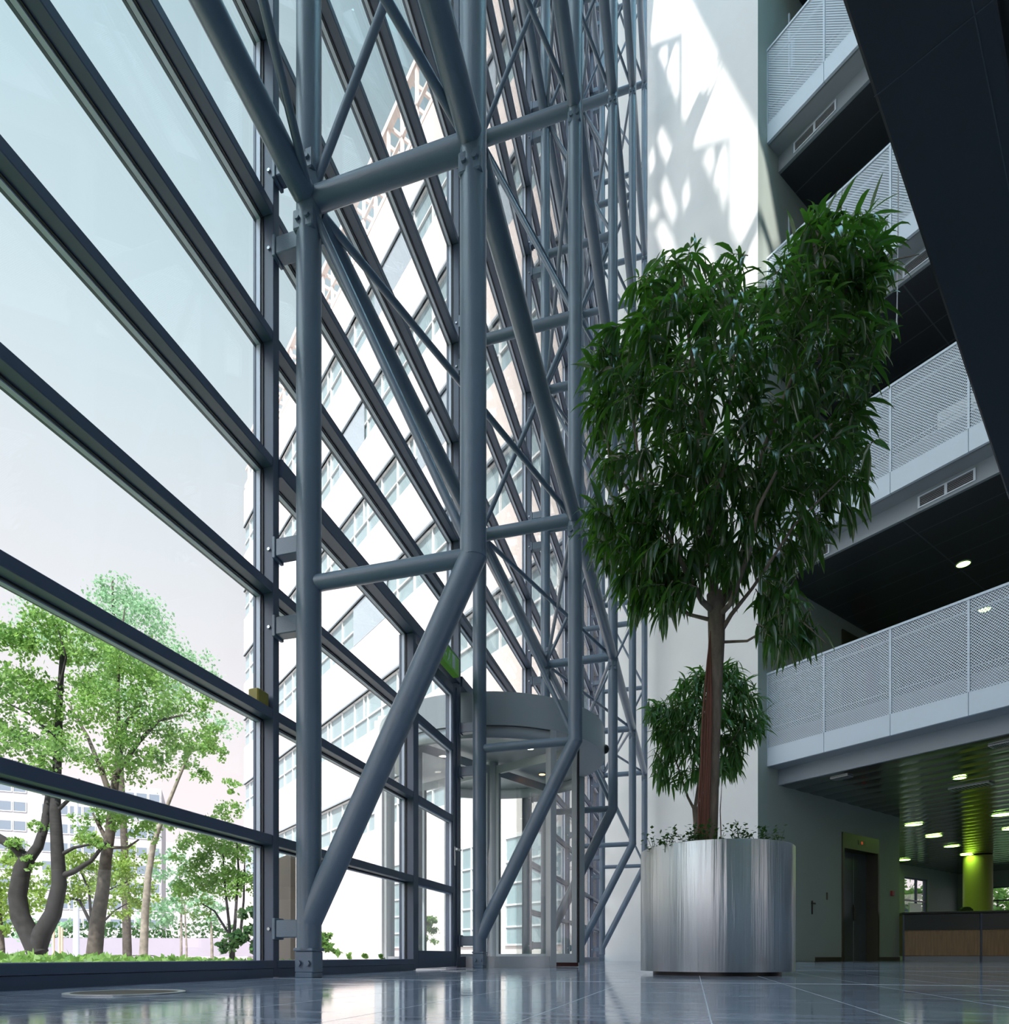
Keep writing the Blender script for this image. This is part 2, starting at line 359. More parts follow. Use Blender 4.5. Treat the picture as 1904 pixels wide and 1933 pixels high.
def perforated():
    m = bpy.data.materials.new('perforated_white_metal'); m.use_nodes = True; nt = m.node_tree; N = nt.nodes; L = nt.links
    p = N['Principled BSDF']; out = N['Material Output']; p.inputs['Base Color'].default_value = (0.60, 0.69, 0.78, 1); p.inputs['Roughness'].default_value = 0.4
    tc = N.new('ShaderNodeTexCoord'); sep = N.new('ShaderNodeSeparateXYZ'); L.new(tc.outputs['Object'], sep.inputs[0])
    def mth(op, a, b=None):
        x = N.new('ShaderNodeMath'); x.operation = op
        for i, k in enumerate((a, b)):
            if k is None: continue
            if isinstance(k, (int, float)): x.inputs[i].default_value = k
            else: L.new(k, x.inputs[i])
        return x.outputs[0]
    a = mth('MULTIPLY', mth('ADD', sep.outputs['Y'], 100), 1 / 0.040); b = mth('MULTIPLY', mth('ADD', sep.outputs['Z'], 100), 1 / 0.022)
    row = mth('FLOOR', b); a2 = mth('ADD', a, mth('MULTIPLY', mth('MODULO', row, 2), 0.5))
    da = mth('SUBTRACT', mth('FRACT', a2), 0.5); db = mth('SUBTRACT', mth('FRACT', b), 0.5)
    da = mth('MULTIPLY', da, 1.3)
    dist = mth('SQRT', mth('ADD', mth('MULTIPLY', da, da), mth('MULTIPLY', db, db)))
    hole = mth('LESS_THAN', dist, 0.40)
    t = N.new('ShaderNodeBsdfTransparent'); mx = N.new('ShaderNodeMixShader')
    L.new(hole, mx.inputs[0]); L.new(p.outputs[0], mx.inputs[1]); L.new(t.outputs[0], mx.inputs[2]); L.new(mx.outputs[0], out.inputs['Surface'])
    return m
M['perf'] = perforated()

def brushed():
    m = mat('brushed_stainless', (0.78, 0.79, 0.80), 0.40, 1.0, 0.5); nt = m.node_tree; N = nt.nodes; L = nt.links; p = N['Principled BSDF']
    p.inputs['Anisotropic'].default_value = 1.0; p.inputs['Anisotropic Rotation'].default_value = 0.25
    tg = N.new('ShaderNodeTangent'); tg.direction_type = 'RADIAL'; tg.axis = 'Z'; L.new(tg.outputs[0], p.inputs['Tangent'])
    # the drum is rolled from thin sheet: slight ripples around its girth, fine horizontal brushing
    tc = N.new('ShaderNodeTexCoord'); mp = N.new('ShaderNodeMapping'); mp.inputs['Scale'].default_value = (1, 1, 0.02); L.new(tc.outputs['Object'], mp.inputs[0])
    n = N.new('ShaderNodeTexNoise'); n.inputs['Scale'].default_value = 34; n.inputs['Detail'].default_value = 4; L.new(mp.outputs[0], n.inputs['Vector'])
    b1 = N.new('ShaderNodeBump'); b1.inputs['Strength'].default_value = 0.9; b1.inputs['Distance'].default_value = 0.006; L.new(n.outputs['Fac'], b1.inputs['Height'])
    L.new(b1.outputs[0], p.inputs['Normal'])
    return m
M['brushed'] = brushed()

def panel_ceiling(name, col, pu, pv, rough):
    m = mat(name, col, rough, 0.3, 0.5); nt = m.node_tree; N = nt.nodes; L = nt.links; p = N['Principled BSDF']
    tc = N.new('ShaderNodeTexCoord'); sep = N.new('ShaderNodeSeparateXYZ'); L.new(tc.outputs['Object'], sep.inputs[0])
    outs = []
    for s, per in (('X', pu), ('Y', pv)):
        a = N.new('ShaderNodeMath'); a.operation = 'ADD'; a.inputs[1].default_value = per * 500; L.new(sep.outputs[s], a.inputs[0])
        b = N.new('ShaderNodeMath'); b.operation = 'MODULO'; b.inputs[1].default_value = per; L.new(a.outputs[0], b.inputs[0])
        c = N.new('ShaderNodeMath'); c.operation = 'LESS_THAN'; c.inputs[1].default_value = 0.02; L.new(b.outputs[0], c.inputs[0]); outs.append(c.outputs[0])
    mx = N.new('ShaderNodeMath'); mx.operation = 'MAXIMUM'; L.new(outs[0], mx.inputs[0]); L.new(outs[1], mx.inputs[1])
    mix = N.new('ShaderNodeMix'); mix.data_type = 'RGBA'; mix.inputs['A'].default_value = (*col, 1); mix.inputs['B'].default_value = (*[c * 2.2 for c in col], 1)
    L.new(mx.outputs[0], mix.inputs['Factor']); L.new(mix.outputs['Result'], p.inputs['Base Color']); return m
M['ceil_up'] = panel_ceiling('gallery_ceiling_panels', (0.06, 0.068, 0.085), 0.62, 2.2, 0.35)
M['ceil_plank'] = mat('ceiling_plank_metal', (0.26, 0.27, 0.27), 0.13, 0.85)

# ------------------------------------------------------------------ large structure
# floor: local axes follow the glass wall
fl = empty('floor', P1, AF); structure(fl, 'polished blue-grey stone floor with pale joint lines', 'floor')
b = MB(); b.add([(-14, 0.19, 0), (-14, -34, 0), (26, -34, 0), (14.2, -6, 0), (12.9, -3.4, 0), (12.6, 0.19, 0)], [(0, 1, 2, 3, 4, 5)])
b2 = MB(); b2.box(-14, 40, 0.19, -34, -0.3, 0.0)
b2.build('stone_slab', M['floor'], fl)

# ---- glass wall (local x along the wall, local y outwards)
ZT = [0.68 + 0.6475 * k for k in range(6)] + [3.9175 + 0.91 * k for k in range(1, 25)]           # undersides of the horizontal bars
TOP = 26.0
BAY = 2.8
DOOR_Q = 1.75
def transom_mesh(q0, q1):
    m = MB()
    m.box(q0, q1, 0.190, 0.300, 0, 0.055, 0); m.box(q0, q1, 0.300, 0.345, -0.006, 0.062, 0)
    me = m.build('transom', M['frame']); d = me.data; bpy.data.objects.remove(me); return d
ordinal = ['nearest', 'second', 'third', 'fourth', 'fifth', 'sixth', 'seventh', 'eighth']
bays = [(-8.4, -5.6), (-5.6, -2.8), (-2.8, 0), (0, 2.8), (2.8, 5.6), (5.6, 8.4), (8.4, 11.2), (11.2, 12.6)]
for n, (q0, q1) in enumerate(bays):
    w = empty('window_%d' % (n + 1), fw((q0 + q1) / 2, 0), AF); structure(w)
    h = (q1 - q0) / 2
    x0, x1 = -h + 0.025, h - 0.025
    k0 = 0
    if q0 == 2.8: k0 = 3
    panes = MB(); bead = MB(); gask = MB()
    for k in range(k0, len(ZT)):
        zb = ZT[k]; a, c = x0, x1
        if q0 == 0 and k < 3: c = DOOR_Q - (q0 + q1) / 2
        t = MB(); hgt = 0.055
        if k == 3 and q0 in (0, 2.8):
            t.bbox(a, c, 0.175, 0.290, zb - 0.02, zb + 0.075, 0.004); t.box(a, c, 0.290, 0.304, zb - 0.02, zb + 0.08); hgt = 0.075
        else:
            t.bbox(a, c, 0.194, 0.290, zb + 0.002, zb + 0.053, 0.003); t.box(a, c, 0.290, 0.304, zb - 0.004, zb + 0.056)
        t.build('transom', M['frame'], w)
        zb2 = zb - (0.02 if (k == 3 and q0 in (0, 2.8)) else 0)
        bead.box(a, c, 0.262, 0.284, zb2 - 0.010, zb2 + 0.002); gask.box(a, c, 0.252, 0.260, zb2 - 0.005, zb2 + 0.002)
        zn = ZT[k + 1] if k + 1 < len(ZT) else TOP
        cc = x1
        if q0 == 0 and k < 2: cc = DOOR_Q - 1.4
        if q0 == 0 and k == 2:
            cc = DOOR_Q - 1.4
        panes.box(a, cc, 0.286, 0.296, zb + hgt - 0.002, zn + 0.002)
        for xx, sg in ((a, 1), (cc, -1)):
            bead.box(xx, xx + sg * 0.012, 0.262, 0.284, zb + hgt, zn - 0.012)
            gask.box(xx, xx + sg * 0.006, 0.248, 0.260, zb + hgt, zn - 0.006)
    if k0 == 0:
        c = x1 if q0 != 0 else DOOR_Q - 1.4
        s_ = MB(); s_.bbox(x0 - 0.02, c, 0.185, 0.345, 0.048, 0.0885, 0.003); s_.box(x0 - 0.02, c, 0.192, 0.340, 0.0, 0.046); s_.build('sill', M['frame'], w)
        panes.box(x0, c, 0.286, 0.296, 0.0885, ZT[0] + 0.002)
        for xx, sg in ((x0, 1), (c, -1)):
            bead.box(xx, xx + sg * 0.012, 0.262, 0.284, 0.0885, ZT[0] - 0.012); gask.box(xx, xx + sg * 0.006, 0.248, 0.260, 0.0885, ZT[0] - 0.006)
    if q0 == 2.8:
        pass
    panes.build('pane', M['glass'], w); bead.build('glazing_bead', M['bead'], w); gask.build('gasket', M['frame_dark'], w)
for n, q in enumerate([-8.4, -5.6, -2.8, 0, 2.8, 5.6, 8.4, 11.2, 12.58]):
    m = MB(); m.bbox(-0.025, 0.025, 0.190, 0.300, 0, TOP, 0.003); m.box(-0.025, 0.025, 0.300, 0.312, 0, TOP)
    o = m.build('trim_%d' % (n + 1), M['frame']); o.location = fw(q, 0) ; o.rotation_euler = (0, 0, AF); structure(o)
    # build() recentres, so move the mesh back to the wall line
    for v_ in o.data.vertices: v_.co.y += 0.251
# door post
m = MB(); m.bbox(DOOR_Q, DOOR_Q + 0.045, -0.300, -0.190, 0, 2.6, 0.003); m.box(DOOR_Q, DOOR_Q + 0.045, -0.345, -0.300, 0, 2.6)
o = MB(); o.bbox(-0.0225, 0.0225, 0.190, 0.300, 0, 2.6, 0.003).box(-0.0225, 0.0225, 0.300, 0.312, 0, 2.6)
o = o.build('trim_10', M['frame'])
for v_ in o.data.vertices: v_.co.y += 0.251
o.location = fw(DOOR_Q + 0.0225, 0); o.rotation_euler = (0, 0, AF); structure(o)

# ---- glazed side door
door = empty('door_1', fw(DOOR_Q + 0.045, 0), AF); structure(door, 'glazed grey-framed side door beside the revolving door', 'door')
DW = 0.93
m = MB()
m.bbox(0.0, 0.075, 0.20, 0.275, 0.012, 2.555); m.bbox(DW - 0.075, DW, 0.20, 0.275, 0.012, 2.555)
m.bbox(0.075, DW - 0.075, 0.20, 0.275, 0.012, 0.155); m.bbox(0.075, DW - 0.075, 0.20, 0.275, 2.47, 2.555)
for z in (0.68, 1.325, 1.97): m.bbox(0.075, DW - 0.075, 0.20, 0.275, z - 0.005, z + 0.055)
m.build('door_leaf', M['frame'], door)
m = MB(); m.box(0.075, DW - 0.075, 0.235, 0.245, 0.155, 2.47); m.build('pane', M['glass'], door)
m = MB()
for z0, z1 in ((0.155, 0.675), (0.735, 1.32), (1.38, 1.965), (2.025, 2.47)):
    m.box(0.075, 0.086, 0.215, 0.235, z0, z1); m.box(DW - 0.086, DW - 0.075, 0.215, 0.235, z0, z1); m.box(0.086, DW - 0.086, 0.215, 0.235, z1 - 0.011, z1)
m.build('glazing_bead', M['bead'], door)
m = MB(); m.bbox(DW, 0.98 , 0.19, 0.30, 0, 2.6); m.build('door_jamb', M['frame'], door)
hd = MB(); hd.box(DW - 0.055, DW - 0.022, 0.192, 0.20, 0.93, 1.10); hd.tube([(DW - 0.038, 0.196, 1.065), (DW - 0.038, 0.145, 1.065), (DW - 0.15, 0.140, 1.06)], 0.010, 10)
hd.build('door_handle', M['bolt'], door)

# ---- end wall (white) that carries on outside as the office wing, and the wall under the galleries
JT = 4.06
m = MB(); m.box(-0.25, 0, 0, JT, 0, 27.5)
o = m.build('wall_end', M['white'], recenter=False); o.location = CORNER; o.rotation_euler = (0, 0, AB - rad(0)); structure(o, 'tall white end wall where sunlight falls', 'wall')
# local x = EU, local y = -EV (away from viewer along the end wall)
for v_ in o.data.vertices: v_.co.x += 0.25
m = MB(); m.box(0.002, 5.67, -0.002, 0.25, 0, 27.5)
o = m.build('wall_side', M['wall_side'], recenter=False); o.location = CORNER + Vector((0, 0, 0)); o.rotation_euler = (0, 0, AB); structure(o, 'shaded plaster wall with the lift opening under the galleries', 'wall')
wall_side = o
def cut(o, cutters, keep=False):
    for c in cutters:
        md = o.modifiers.new('cut', 'BOOLEAN'); md.object = c; md.operation = 'DIFFERENCE'; md.solver = 'EXACT'
    dg = bpy.context.evaluated_depsgraph_get(); me = bpy.data.meshes.new_from_object(o.evaluated_get(dg))
    o.modifiers.clear(); o.data = me
    if not keep:
        for c in cutters: bpy.data.objects.remove(c)
def bcut(u0, u1, v0, v1, z0, z1):
    m = MB(); m.box(u0, u1, v0, v1, z0, z1); c = m.build('cutter', M['white'], recenter=False); c.location = CORNER; c.rotation_euler = (0, 0, AB); return c
LEV = [3.65 + 3.88 * k for k in range(5)]
LU0, LU1 = 3.02, 4.62
cut(wall_side, [bcut(LU0, LU1, -0.1, 0.4, -0.1, 2.72), bcut(LU0, LU1, -0.1, 0.4, LEV[0] + 0.6, LEV[0] + 0.62 + 2.72)])
# baseboards
m = MB(); m.box(1.95, LU0 - 0.04, -0.018, 0.0, 0.0, 0.09); o = m.build('baseboard_side', M['lift_frame'], recenter=False); o.location = CORNER; o.rotation_euler = (0, 0, AB); structure(o)
m = MB(); m.box(LU1 + 0.04, 5.67, -0.018, 0.0, 0.0, 0.09); o = m.build('baseboard_end', M['lift_frame'], recenter=False); o.location = CORNER; o.rotation_euler = (0, 0, AB); structure(o)

# ---- galleries: slabs, soffits, bulkheads, ceilings
VEND = 15.5
def bobj(mb, name, material, label=None, cat=None):
    o = mb.build(name, material, recenter=False); o.location = CORNER; o.rotation_euler = (0, 0, AB); return structure(o, label, cat)
for k, z in enumerate(LEV):
    m = MB(); m.box(0.36, 9.0 if k else 19.0, -0.0, -VEND, z + 0.005, z + 0.62); m.box(5.67, 9.0 if k else 19.0, 0.0, 4.0, z + 0.005, z + 0.62)
    bobj(m, 'floor.00%d' % (k + 1), M['soffit'])
    m = MB(); m.box(0.66, 0.72, -0.004, -VEND, z - 0.29, z + 0.005); bobj(m, 'trim_%d' % (20 + k), M['bulkhead'])
    if k == 0:
        m = MB(); u = 0.72; pw = 0.50
        while u < 19.0:
            v = []
            for j in range(6):
                t_ = j / 5; v.append((u + 0.004 + t_ * (pw - 0.008), z - 0.285 - 0.012 * math.sin(PI * t_)))
            ve = 4.0 if u > 5.4 else 0.0
            vv = [(a, ve, c) for a, c in v] + [(a, -VEND, c) for a, c in v]
            m.add(vv, [(j, j + 1, 6 + j + 1, 6 + j) for j in range(5)], 0, True)
            u += pw
        m2 = MB(); m2.box(0.72, 19.0, -VEND, 0.0, z - 0.27, z - 0.26, 0); m2.box(5.67, 19.0, 0, 4.0, z - 0.27, z - 0.26, 0)
        bobj(m2, 'ceiling.001', M['dark_soffit']); bobj(m, 'ceiling', M['ceil_plank'], 'glossy metal plank ceiling over the reception area', 'ceiling')
    else:
        m = MB(); m.box(0.72, 9.0, -VEND, 0.0, z - 0.287, z - 0.25); m.box(5.67, 9.0, 0, 4.0, z - 0.287, z - 0.25)
        bobj(m, 'ceiling.00%d' % (k + 1), M['ceil_up'], 'dark panelled ceiling of gallery level %d' % k if False else None)
# back walls of the galleries and lobby
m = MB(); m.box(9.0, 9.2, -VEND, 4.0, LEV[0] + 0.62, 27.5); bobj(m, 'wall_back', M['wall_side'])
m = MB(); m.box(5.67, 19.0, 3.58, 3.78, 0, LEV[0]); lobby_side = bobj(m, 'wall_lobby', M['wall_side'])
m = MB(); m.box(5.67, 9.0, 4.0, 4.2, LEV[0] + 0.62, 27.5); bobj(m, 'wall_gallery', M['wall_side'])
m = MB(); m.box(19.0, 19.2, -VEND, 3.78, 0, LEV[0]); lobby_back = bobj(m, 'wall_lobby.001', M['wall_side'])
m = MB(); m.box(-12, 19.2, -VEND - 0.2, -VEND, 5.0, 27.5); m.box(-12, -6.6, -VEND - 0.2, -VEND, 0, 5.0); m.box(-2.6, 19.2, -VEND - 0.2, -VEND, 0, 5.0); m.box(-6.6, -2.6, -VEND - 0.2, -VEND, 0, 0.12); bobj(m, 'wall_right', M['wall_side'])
w = empty('window_31', CORNER, AB); structure(w); m = MB(); m.box(-6.6, -2.6, -VEND - 0.11, -VEND - 0.10, 0.12, 5.0); m.build('pane', M['glass'], w)  # unseen window added to give the planter a bright reflected stripe
m = MB()
for a in (-6.6, -5.5, -4.1, -3.7, -2.72): m.box(a, a + 0.12, -VEND - 0.16, -VEND - 0.04, 0.12, 5.0)
m.build('frame', M['frame'], w)
m = MB(); slots = [(-1.0, -1.5), (-1.75, -2.3), (-2.6, -3.0)]
y = -0.30
for a, c in slots: m.box(-8.6, -8.4, y, a, 0, 27.5); m.box(-8.6, -8.4, a, c, 3.4, 27.5); m.box(-8.6, -8.4, a, c, 0, 0.12); y = c
m.box(-8.6, -8.4, y, -14, 0, 27.5)
o = m.build('wall_rear', M['wall_side'], recenter=False); o.location = P1; o.rotation_euler = (0, 0, AF); structure(o)
w = empty('window_30', P1, AF); structure(w); m = MB()  # unseen slots added behind the viewer for bright strips reflected in the planter
for a, c in slots: m.box(-8.51, -8.50, a, c, 0.12, 3.4)
m.build('pane', M['glass'], w)
# roof over the hall: unseen, made translucent towards the white wall to brighten it, openings shaped from sun patches, solid towards the viewer
def roof_pts(px, wall):
    """where the light that falls on these points of a wall comes through the roof"""
    out = []
    for x, y in px:
        r = Vector(((x - CX) / F, 1, (HZ - y) / F)); nrm, p0 = (EU, CORNER) if wall == 'end' else (EV, CORNER)
        o_ = Vector((0, 0, H)); t_ = (p0 - o_).dot(nrm) / r.dot(nrm); w_ = o_ + r * t_
        out.append(w_ + SUN_DIR * ((TOP - w_.z) / SUN_DIR.z))
    return out
def cpx(pts): return [(1180 + x / 2.63, y / 2.63) for x, y in pts]
SUN_PATCHES = [('end', [(215, -330), (330, -60), (320, 0), (458, 280), (396, 446), (376, 428), (302, 590), (285, 560), (285, 150), (135, 215), (128, 175), (150, -60)]),
        ('end', [(164, 252), (205, 235), (205, 345)]), ('end', [(208, 350), (240, 235), (254, 222), (228, 420)]), ('end', [(232, 425), (258, 225), (263, 225), (263, 495)]),
        ('end', [(478, 345), (668, 695), (668, 1015), (575, 1200), (527, 1110), (527, 665), (350, 716), (345, 688)]),
        ('end', [(385, 768), (430, 748), (440, 880)]), ('end', [(443, 885), (480, 735), (492, 728), (470, 940)]), ('end', [(474, 945), (498, 728), (503, 728), (503, 1040)]),
        ('end', [(398, 420), (462, 300), (468, 304), (404, 440)]), ('end', [(412, 440), (474, 318), (480, 322), (420, 455)]),
        ('end', [(160, 655), (182, 650), (226, 745), (212, 800), (180, 740)]), ('end', [(122, 745), (134, 750), (144, 830), (126, 855)]), ('end', [(178, 895), (200, 905), (250, 1060), (246, 1105), (200, 1010)]),
        ('end', [(293, 905), (305, 915), (315, 990), (303, 1032), (291, 990)]), ('end', [(124, 1005), (150, 1030), (170, 1072), (130, 1070)]), ('end', [(150, 1115), (190, 1120), (230, 1200), (250, 1290), (190, 1240)]),
        ('end', [(610, 1260), (664, 1140), (664, 1420), (560, 1420)]), ('end', [(395, 1210), (430, 1260), (440, 1400), (380, 1330)]),
        ('side', [(668, 700), (700, 830), (768, 1225), (738, 1245), (668, 1025)]), ('side', [(668, 1120), (722, 1262), (722, 1390), (668, 1400)])]
def roof_slab(name, q0, q1, material):
    m = MB(); m.prism([(q0, 0.30), (q0, -30), (q1, -30), (q1, 0.30)][::-1], TOP, TOP + 0.05)
    o = m.build(name, material, recenter=False); o.location = P1; o.rotation_euler = (0, 0, AF); return structure(o)
solid = roof_slab('ceiling.006', -8.4, 1.5, M['wall_side'])
glz = roof_slab('ceiling.007', 1.5, 20.0, M['roof_fill'])
bpy.context.view_layer.update()
cs = []
for wall, pts in SUN_PATCHES:
    rp_ = roof_pts(cpx(pts), wall); n_ = len(rp_); up = SUN_DIR * (0.5 / SUN_DIR.z); m = MB()
    m.add([p - up for p in rp_] + [p + up for p in rp_], [tuple(range(n_)), tuple(reversed(range(n_, 2 * n_)))] + [(i, n_ + i, n_ + (i + 1) % n_, (i + 1) % n_) for i in range(n_)])
    import bmesh
    c = m.build('cutter', M['white'], recenter=False); bm = bmesh.new(); bm.from_mesh(c.data); bmesh.ops.recalc_face_normals(bm, faces=bm.faces); bm.to_mesh(c.data); bm.free(); cs.append(c)
bpy.context.view_layer.update()
cut(solid, cs, True)
cut(glz, cs)
# lobby windows cut in the far walls
def px_u(x, v):      # u of the building frame where the sight line of column x meets plane v
    r = (x - CX) / F; a = bw(0, v)
    return (r * a.y - a.x) / (EU.x - r * EU.y)
u0, u1 = px_u(1707, -3.58), px_u(1752, -3.58)
cut(lobby_side, [bcut(u0, u1, 3.4, 4.0, 0.05, 2.95)])
cut(lobby_back, [bcut(18.8, 19.4, -6.0, 3.0, 0.45, 2.75)])
def fill_window(name, a, plane, horizontals, verticals, lo, hi, along_u=True):
    w = empty(name, CORNER, AB); structure(w)
    fr = MB(); gl = MB(); t = 0.05
    def bx(mb, p0, p1, z0, z1, d0, d1):
        if along_u: mb.box(p0, p1, d0, d1, z0, z1)
        else: mb.box(d0, d1, p0, p1, z0, z1)
    p0, p1 = a
    for p in [p0] + verticals + [p1 - t]: bx(fr, p, p + t, lo, hi, plane + 0.05, plane + 0.13)
    for z in [lo] + horizontals + [hi - t]: bx(fr, p0, p1, z, z + t, plane + 0.045, plane + 0.135)
    bx(gl, p0, p1, lo, hi, plane + 0.085, plane + 0.095)
    fr.build('frame', M['frame'], w); gl.build('pane', M['glass'], w); return w
fill_window('window_20', (u0, u1), 3.60, [1.72, 2.1], [u0 + (u1 - u0) * 0.58], 0.05, 2.95)
fill_window('window_21', (-6.0, 3.0), 19.0, [1.05, 1.62, 2.2], [-4, -2, 0, 1.6], 0.45, 2.75, False)

# ---- walkway slab over the viewer (upper right of the picture)
AW = rad(90 - 44.5)
zs = 3.30
def slab_pt(x, y): return at(x, y, F * (zs - H) / (HZ - y))
pa = slab_pt(1589, 0)
ew = Vector((math.cos(AW), math.sin(AW), 0)); er = Vector((ew.y, -ew.x, 0))
wk = empty('walkway', pa - ew * 0 , AW)
wk.location.z = zs
tag(wk, 'dark underside of the walkway crossing overhead at upper right', 'walkway'); wk['kind'] = 'structure'
L0, L1 = -5.0, 6.4
Wd = (slab_pt(1880, 0) - pa).dot(er)
m = MB(); m.bbox(L0, L1, -Wd, 0, 0.0, 0.34, 0.01); m.build('slab', M['dark_soffit'], wk)
m = MB(); m.box(L0, L1, -Wd - 0.35, -Wd - 0.03, 0.02, 0.34); m.build('edge_channel', M['black'], wk)
m = MB(); inn = (slab_pt(1832, 0) - pa).dot(er); m.box(L0, L1, -inn - 0.004, -inn, -0.002, 0.0)
for t_ in (-2.6, 0.35, 3.3): m.box(t_, t_ + 0.004, -Wd, 0, -0.002, 0.0)
m.build('panel_joint', M['joint'], wk)

# ------------------------------------------------------------------ tubular steel trusses
ZS = [2.0, 3.945, 5.72, 7.55, 9.34, 11.13, 12.93, 14.74, 16.53, 18.33, 20.12, 21.9, 23.7]
NODE = [3.945, 7.55, 11.13, 14.74, 18.33, 21.9]
SF = 0.881
CR = 0.0625
def make_truss():
    r = empty('steel_truss', fw(0, 0), AF)                 # local x along the wall, y outwards: inner chord at y = -SF
    def part(mb, name, parent=r, m='steel'): return mb.build(name, M[m], parent)
    part(MB().tube([(0, 0, 0.145), (0, 0, 25.0)], CR, 24), 'outer_chord')
    part(MB().tube([(0, 0.005, 0.27), (0, -SF, 2.0), (0, -SF, 2.6), (0, -SF, 25.0)], [CR, CR, CR, CR], 24), 'inner_chord')
    weld = MB().tube([(0, -SF, 1.985), (0, -SF, 2.012)], CR + 0.002, 24); part(weld, 'weld_ring')
    for i, z in enumerate(ZS):
        rr = 0.040 if i == 0 else (0.052 if z in NODE else 0.044)
        part(MB().tube([(0, -0.03, z), (0, -SF + 0.03, z)], rr, 18), 'strut')
    for i in range(len(ZS) - 1):
        a, c = (-SF, 0) if i % 2 == 0 else (0, -SF)
        part(MB().tube([(0, a, ZS[i]), (0, c, ZS[i + 1])], 0.0215, 12), 'diagonal')
    bp = MB(); bp.bbox(-0.050, 0.050, -0.050, 0.050, 0, 0.028); bp.bbox(-0.048, 0.048, -0.052, 0.052, 0.028, 0.135); bp.bbox(-0.056, 0.056, -0.056, 0.056, 0.135, 0.152)
    bpo = part(bp, 'base_shoe')
    for y in (-0.025, 0.025): part(MB().bolt((-0.048, y, 0.075), (-1, 0, 0), 0.015, 0.014), 'bolt', bpo)
    for z in NODE:
        for y0 in (0, -SF):
            for dz in (-0.135, 0.155):
                if y0 == -SF and dz > 0: continue
                c = MB(); c.bbox(-0.060, 0.050, y0 - 0.056, y0 + 0.056, z + dz - 0.05, z + dz + 0.05, 0.006)
                co = part(c, 'splice_collar')
                for y in (-0.027, 0.027): part(MB().bolt((-0.060, y0 + y, z + dz), (-1, 0, 0), 0.014, 0.013), 'bolt', co)
    for z in [0.25] + [zz + d for zz in ZS for d in (-0.2, 0.2)]:
        k = MB(); k.bbox(-0.034, 0.034, 0.045, 0.172, z - 0.045, z + 0.045, 0.004); k.bbox(-0.04, 0.04, 0.172, 0.191, z - 0.055, z + 0.055, 0.003)
        ko = part(k, 'wall_bracket')
        if z < 12: part(MB().bolt((-0.025, 0.215, z), (-1, 0, 0), 0.009, 0.009), 'bolt', ko, 'bolt')
    return r
truss_names = ['grey tubular truss nearest the viewer, cut off by the left edge',
               'large grey tubular truss at left centre, beside the wide park window',
               'grey tubular truss standing between the side door and the revolving door',
               'grey tubular truss just beyond the revolving door drum',
               'slim distant grey truss, second before the white end wall',
               'farthest grey truss, standing against the white end wall']
truss0 = make_truss()
for i in range(6):
    t = truss0 if i == 0 else copy_tree(truss0)
    t.location = fw(-2.8 + 2.8 * i, 0)
    tag(t, truss_names[i], 'truss', 'tubular wind trusses along the glass wall')

def make_frame():
    r = empty('bracing_frame', fw(0, 0), AF)
    e = CR - 0.01
    for y in (0, -SF): MB().tube([(e, y, 0), (BAY - e, y, 0)], CR - 0.003, 22).build('tube', M['steel'], r)
    MB().tube([(0.05, -0.03, 0), (BAY - 0.05, -SF + 0.03, 0)], 0.0215, 12).build('rod', M['steel'], r)
    MB().tube([(0.05, -SF + 0.03, 0), (BAY - 0.05, -0.03, 0)], 0.0215, 12).build('rod', M['steel'], r)
    return r
fr0 = make_frame(); first = True
gaps = ['between the nearest truss and the large left one', 'between the large left truss and the next one',
        'above the revolving door', 'just beyond the revolving door', 'next to the white end wall']
lvl = ['lowest', 'second', 'third', 'fourth', 'fifth', 'sixth']
for i in range(5):
    for k, z in enumerate(NODE[:i + 1]):
        t = fr0 if first else copy_tree(fr0); first = False
        t.location = fw(-2.8 + 2.8 * i, 0, z)
        tag(t, '%s horizontal tube frame from the floor, %s' % (lvl[k], gaps[i]), 'brace', 'horizontal tube frames between the trusses')

# ------------------------------------------------------------------ revolving door
DR = 1.25
rv = empty('revolving_door', fw(4.2, -0.305), AF)           # local -y faces the hall
tag(rv, 'large grey drum-headed revolving door with curved glass sides', 'revolving door')
m = MB(); m.lathe([(DR, 2.285), (DR, 2.60)], 96); m.lathe([(DR, 2.60), (0.0, 2.60)], 96, smooth=False); m.build('drum_fascia', M['drum'], rv)
m = MB(); m.lathe([(0.0, 2.285), (DR, 2.285)], 96, smooth=False); m.build('drum_ceiling', M['drum'], rv)
m = MB()
for a0 in (-45, 135):
    m.lathe([(DR - 0.02, 2.17), (DR - 0.015, 2.17), (DR - 0.015, 2.279), (DR - 0.02, 2.279)], 40, rad(a0), rad(a0 + 90)); m.lathe([(DR - 0.075, 2.279), (DR - 0.075, 2.17), (DR - 0.02, 2.17)], 40, rad(a0), rad(a0 + 90))
m.build('head_rail', M['drum'], rv)
m = MB()
for a0 in (-45, 135):
    m.lathe([(DR - 0.075, 0.0), (DR - 0.075, 0.108), (DR - 0.01, 0.108), (DR - 0.01, 0.0)], 40, rad(a0), rad(a0 + 90), smooth=False)
m.build('bottom_rail', M['alu'], rv)
for a0 in (-45, 135):
    m = MB(); m.lathe([(DR - 0.04, 0.108), (DR - 0.04, 2.17)], 40, rad(a0), rad(a0 + 90)); m.lathe([(DR - 0.05, 2.17), (DR - 0.05, 0.108)], 40, rad(a0), rad(a0 + 90))
    m.build('curved_glass', M['glass'], rv)
for a in (-135, -45, 45, 135):
    m = MB(); c, s = math.cos(rad(a)), math.sin(rad(a))
    p = [(DR - 0.085, -0.032), (DR + 0.004, -0.032), (DR + 0.004, 0.032), (DR - 0.085, 0.032)]
    m.prism([(x * c - y * s, x * s + y * c) for x, y in p], 0, 2.284); m.build('door_post', M['alu'], rv)
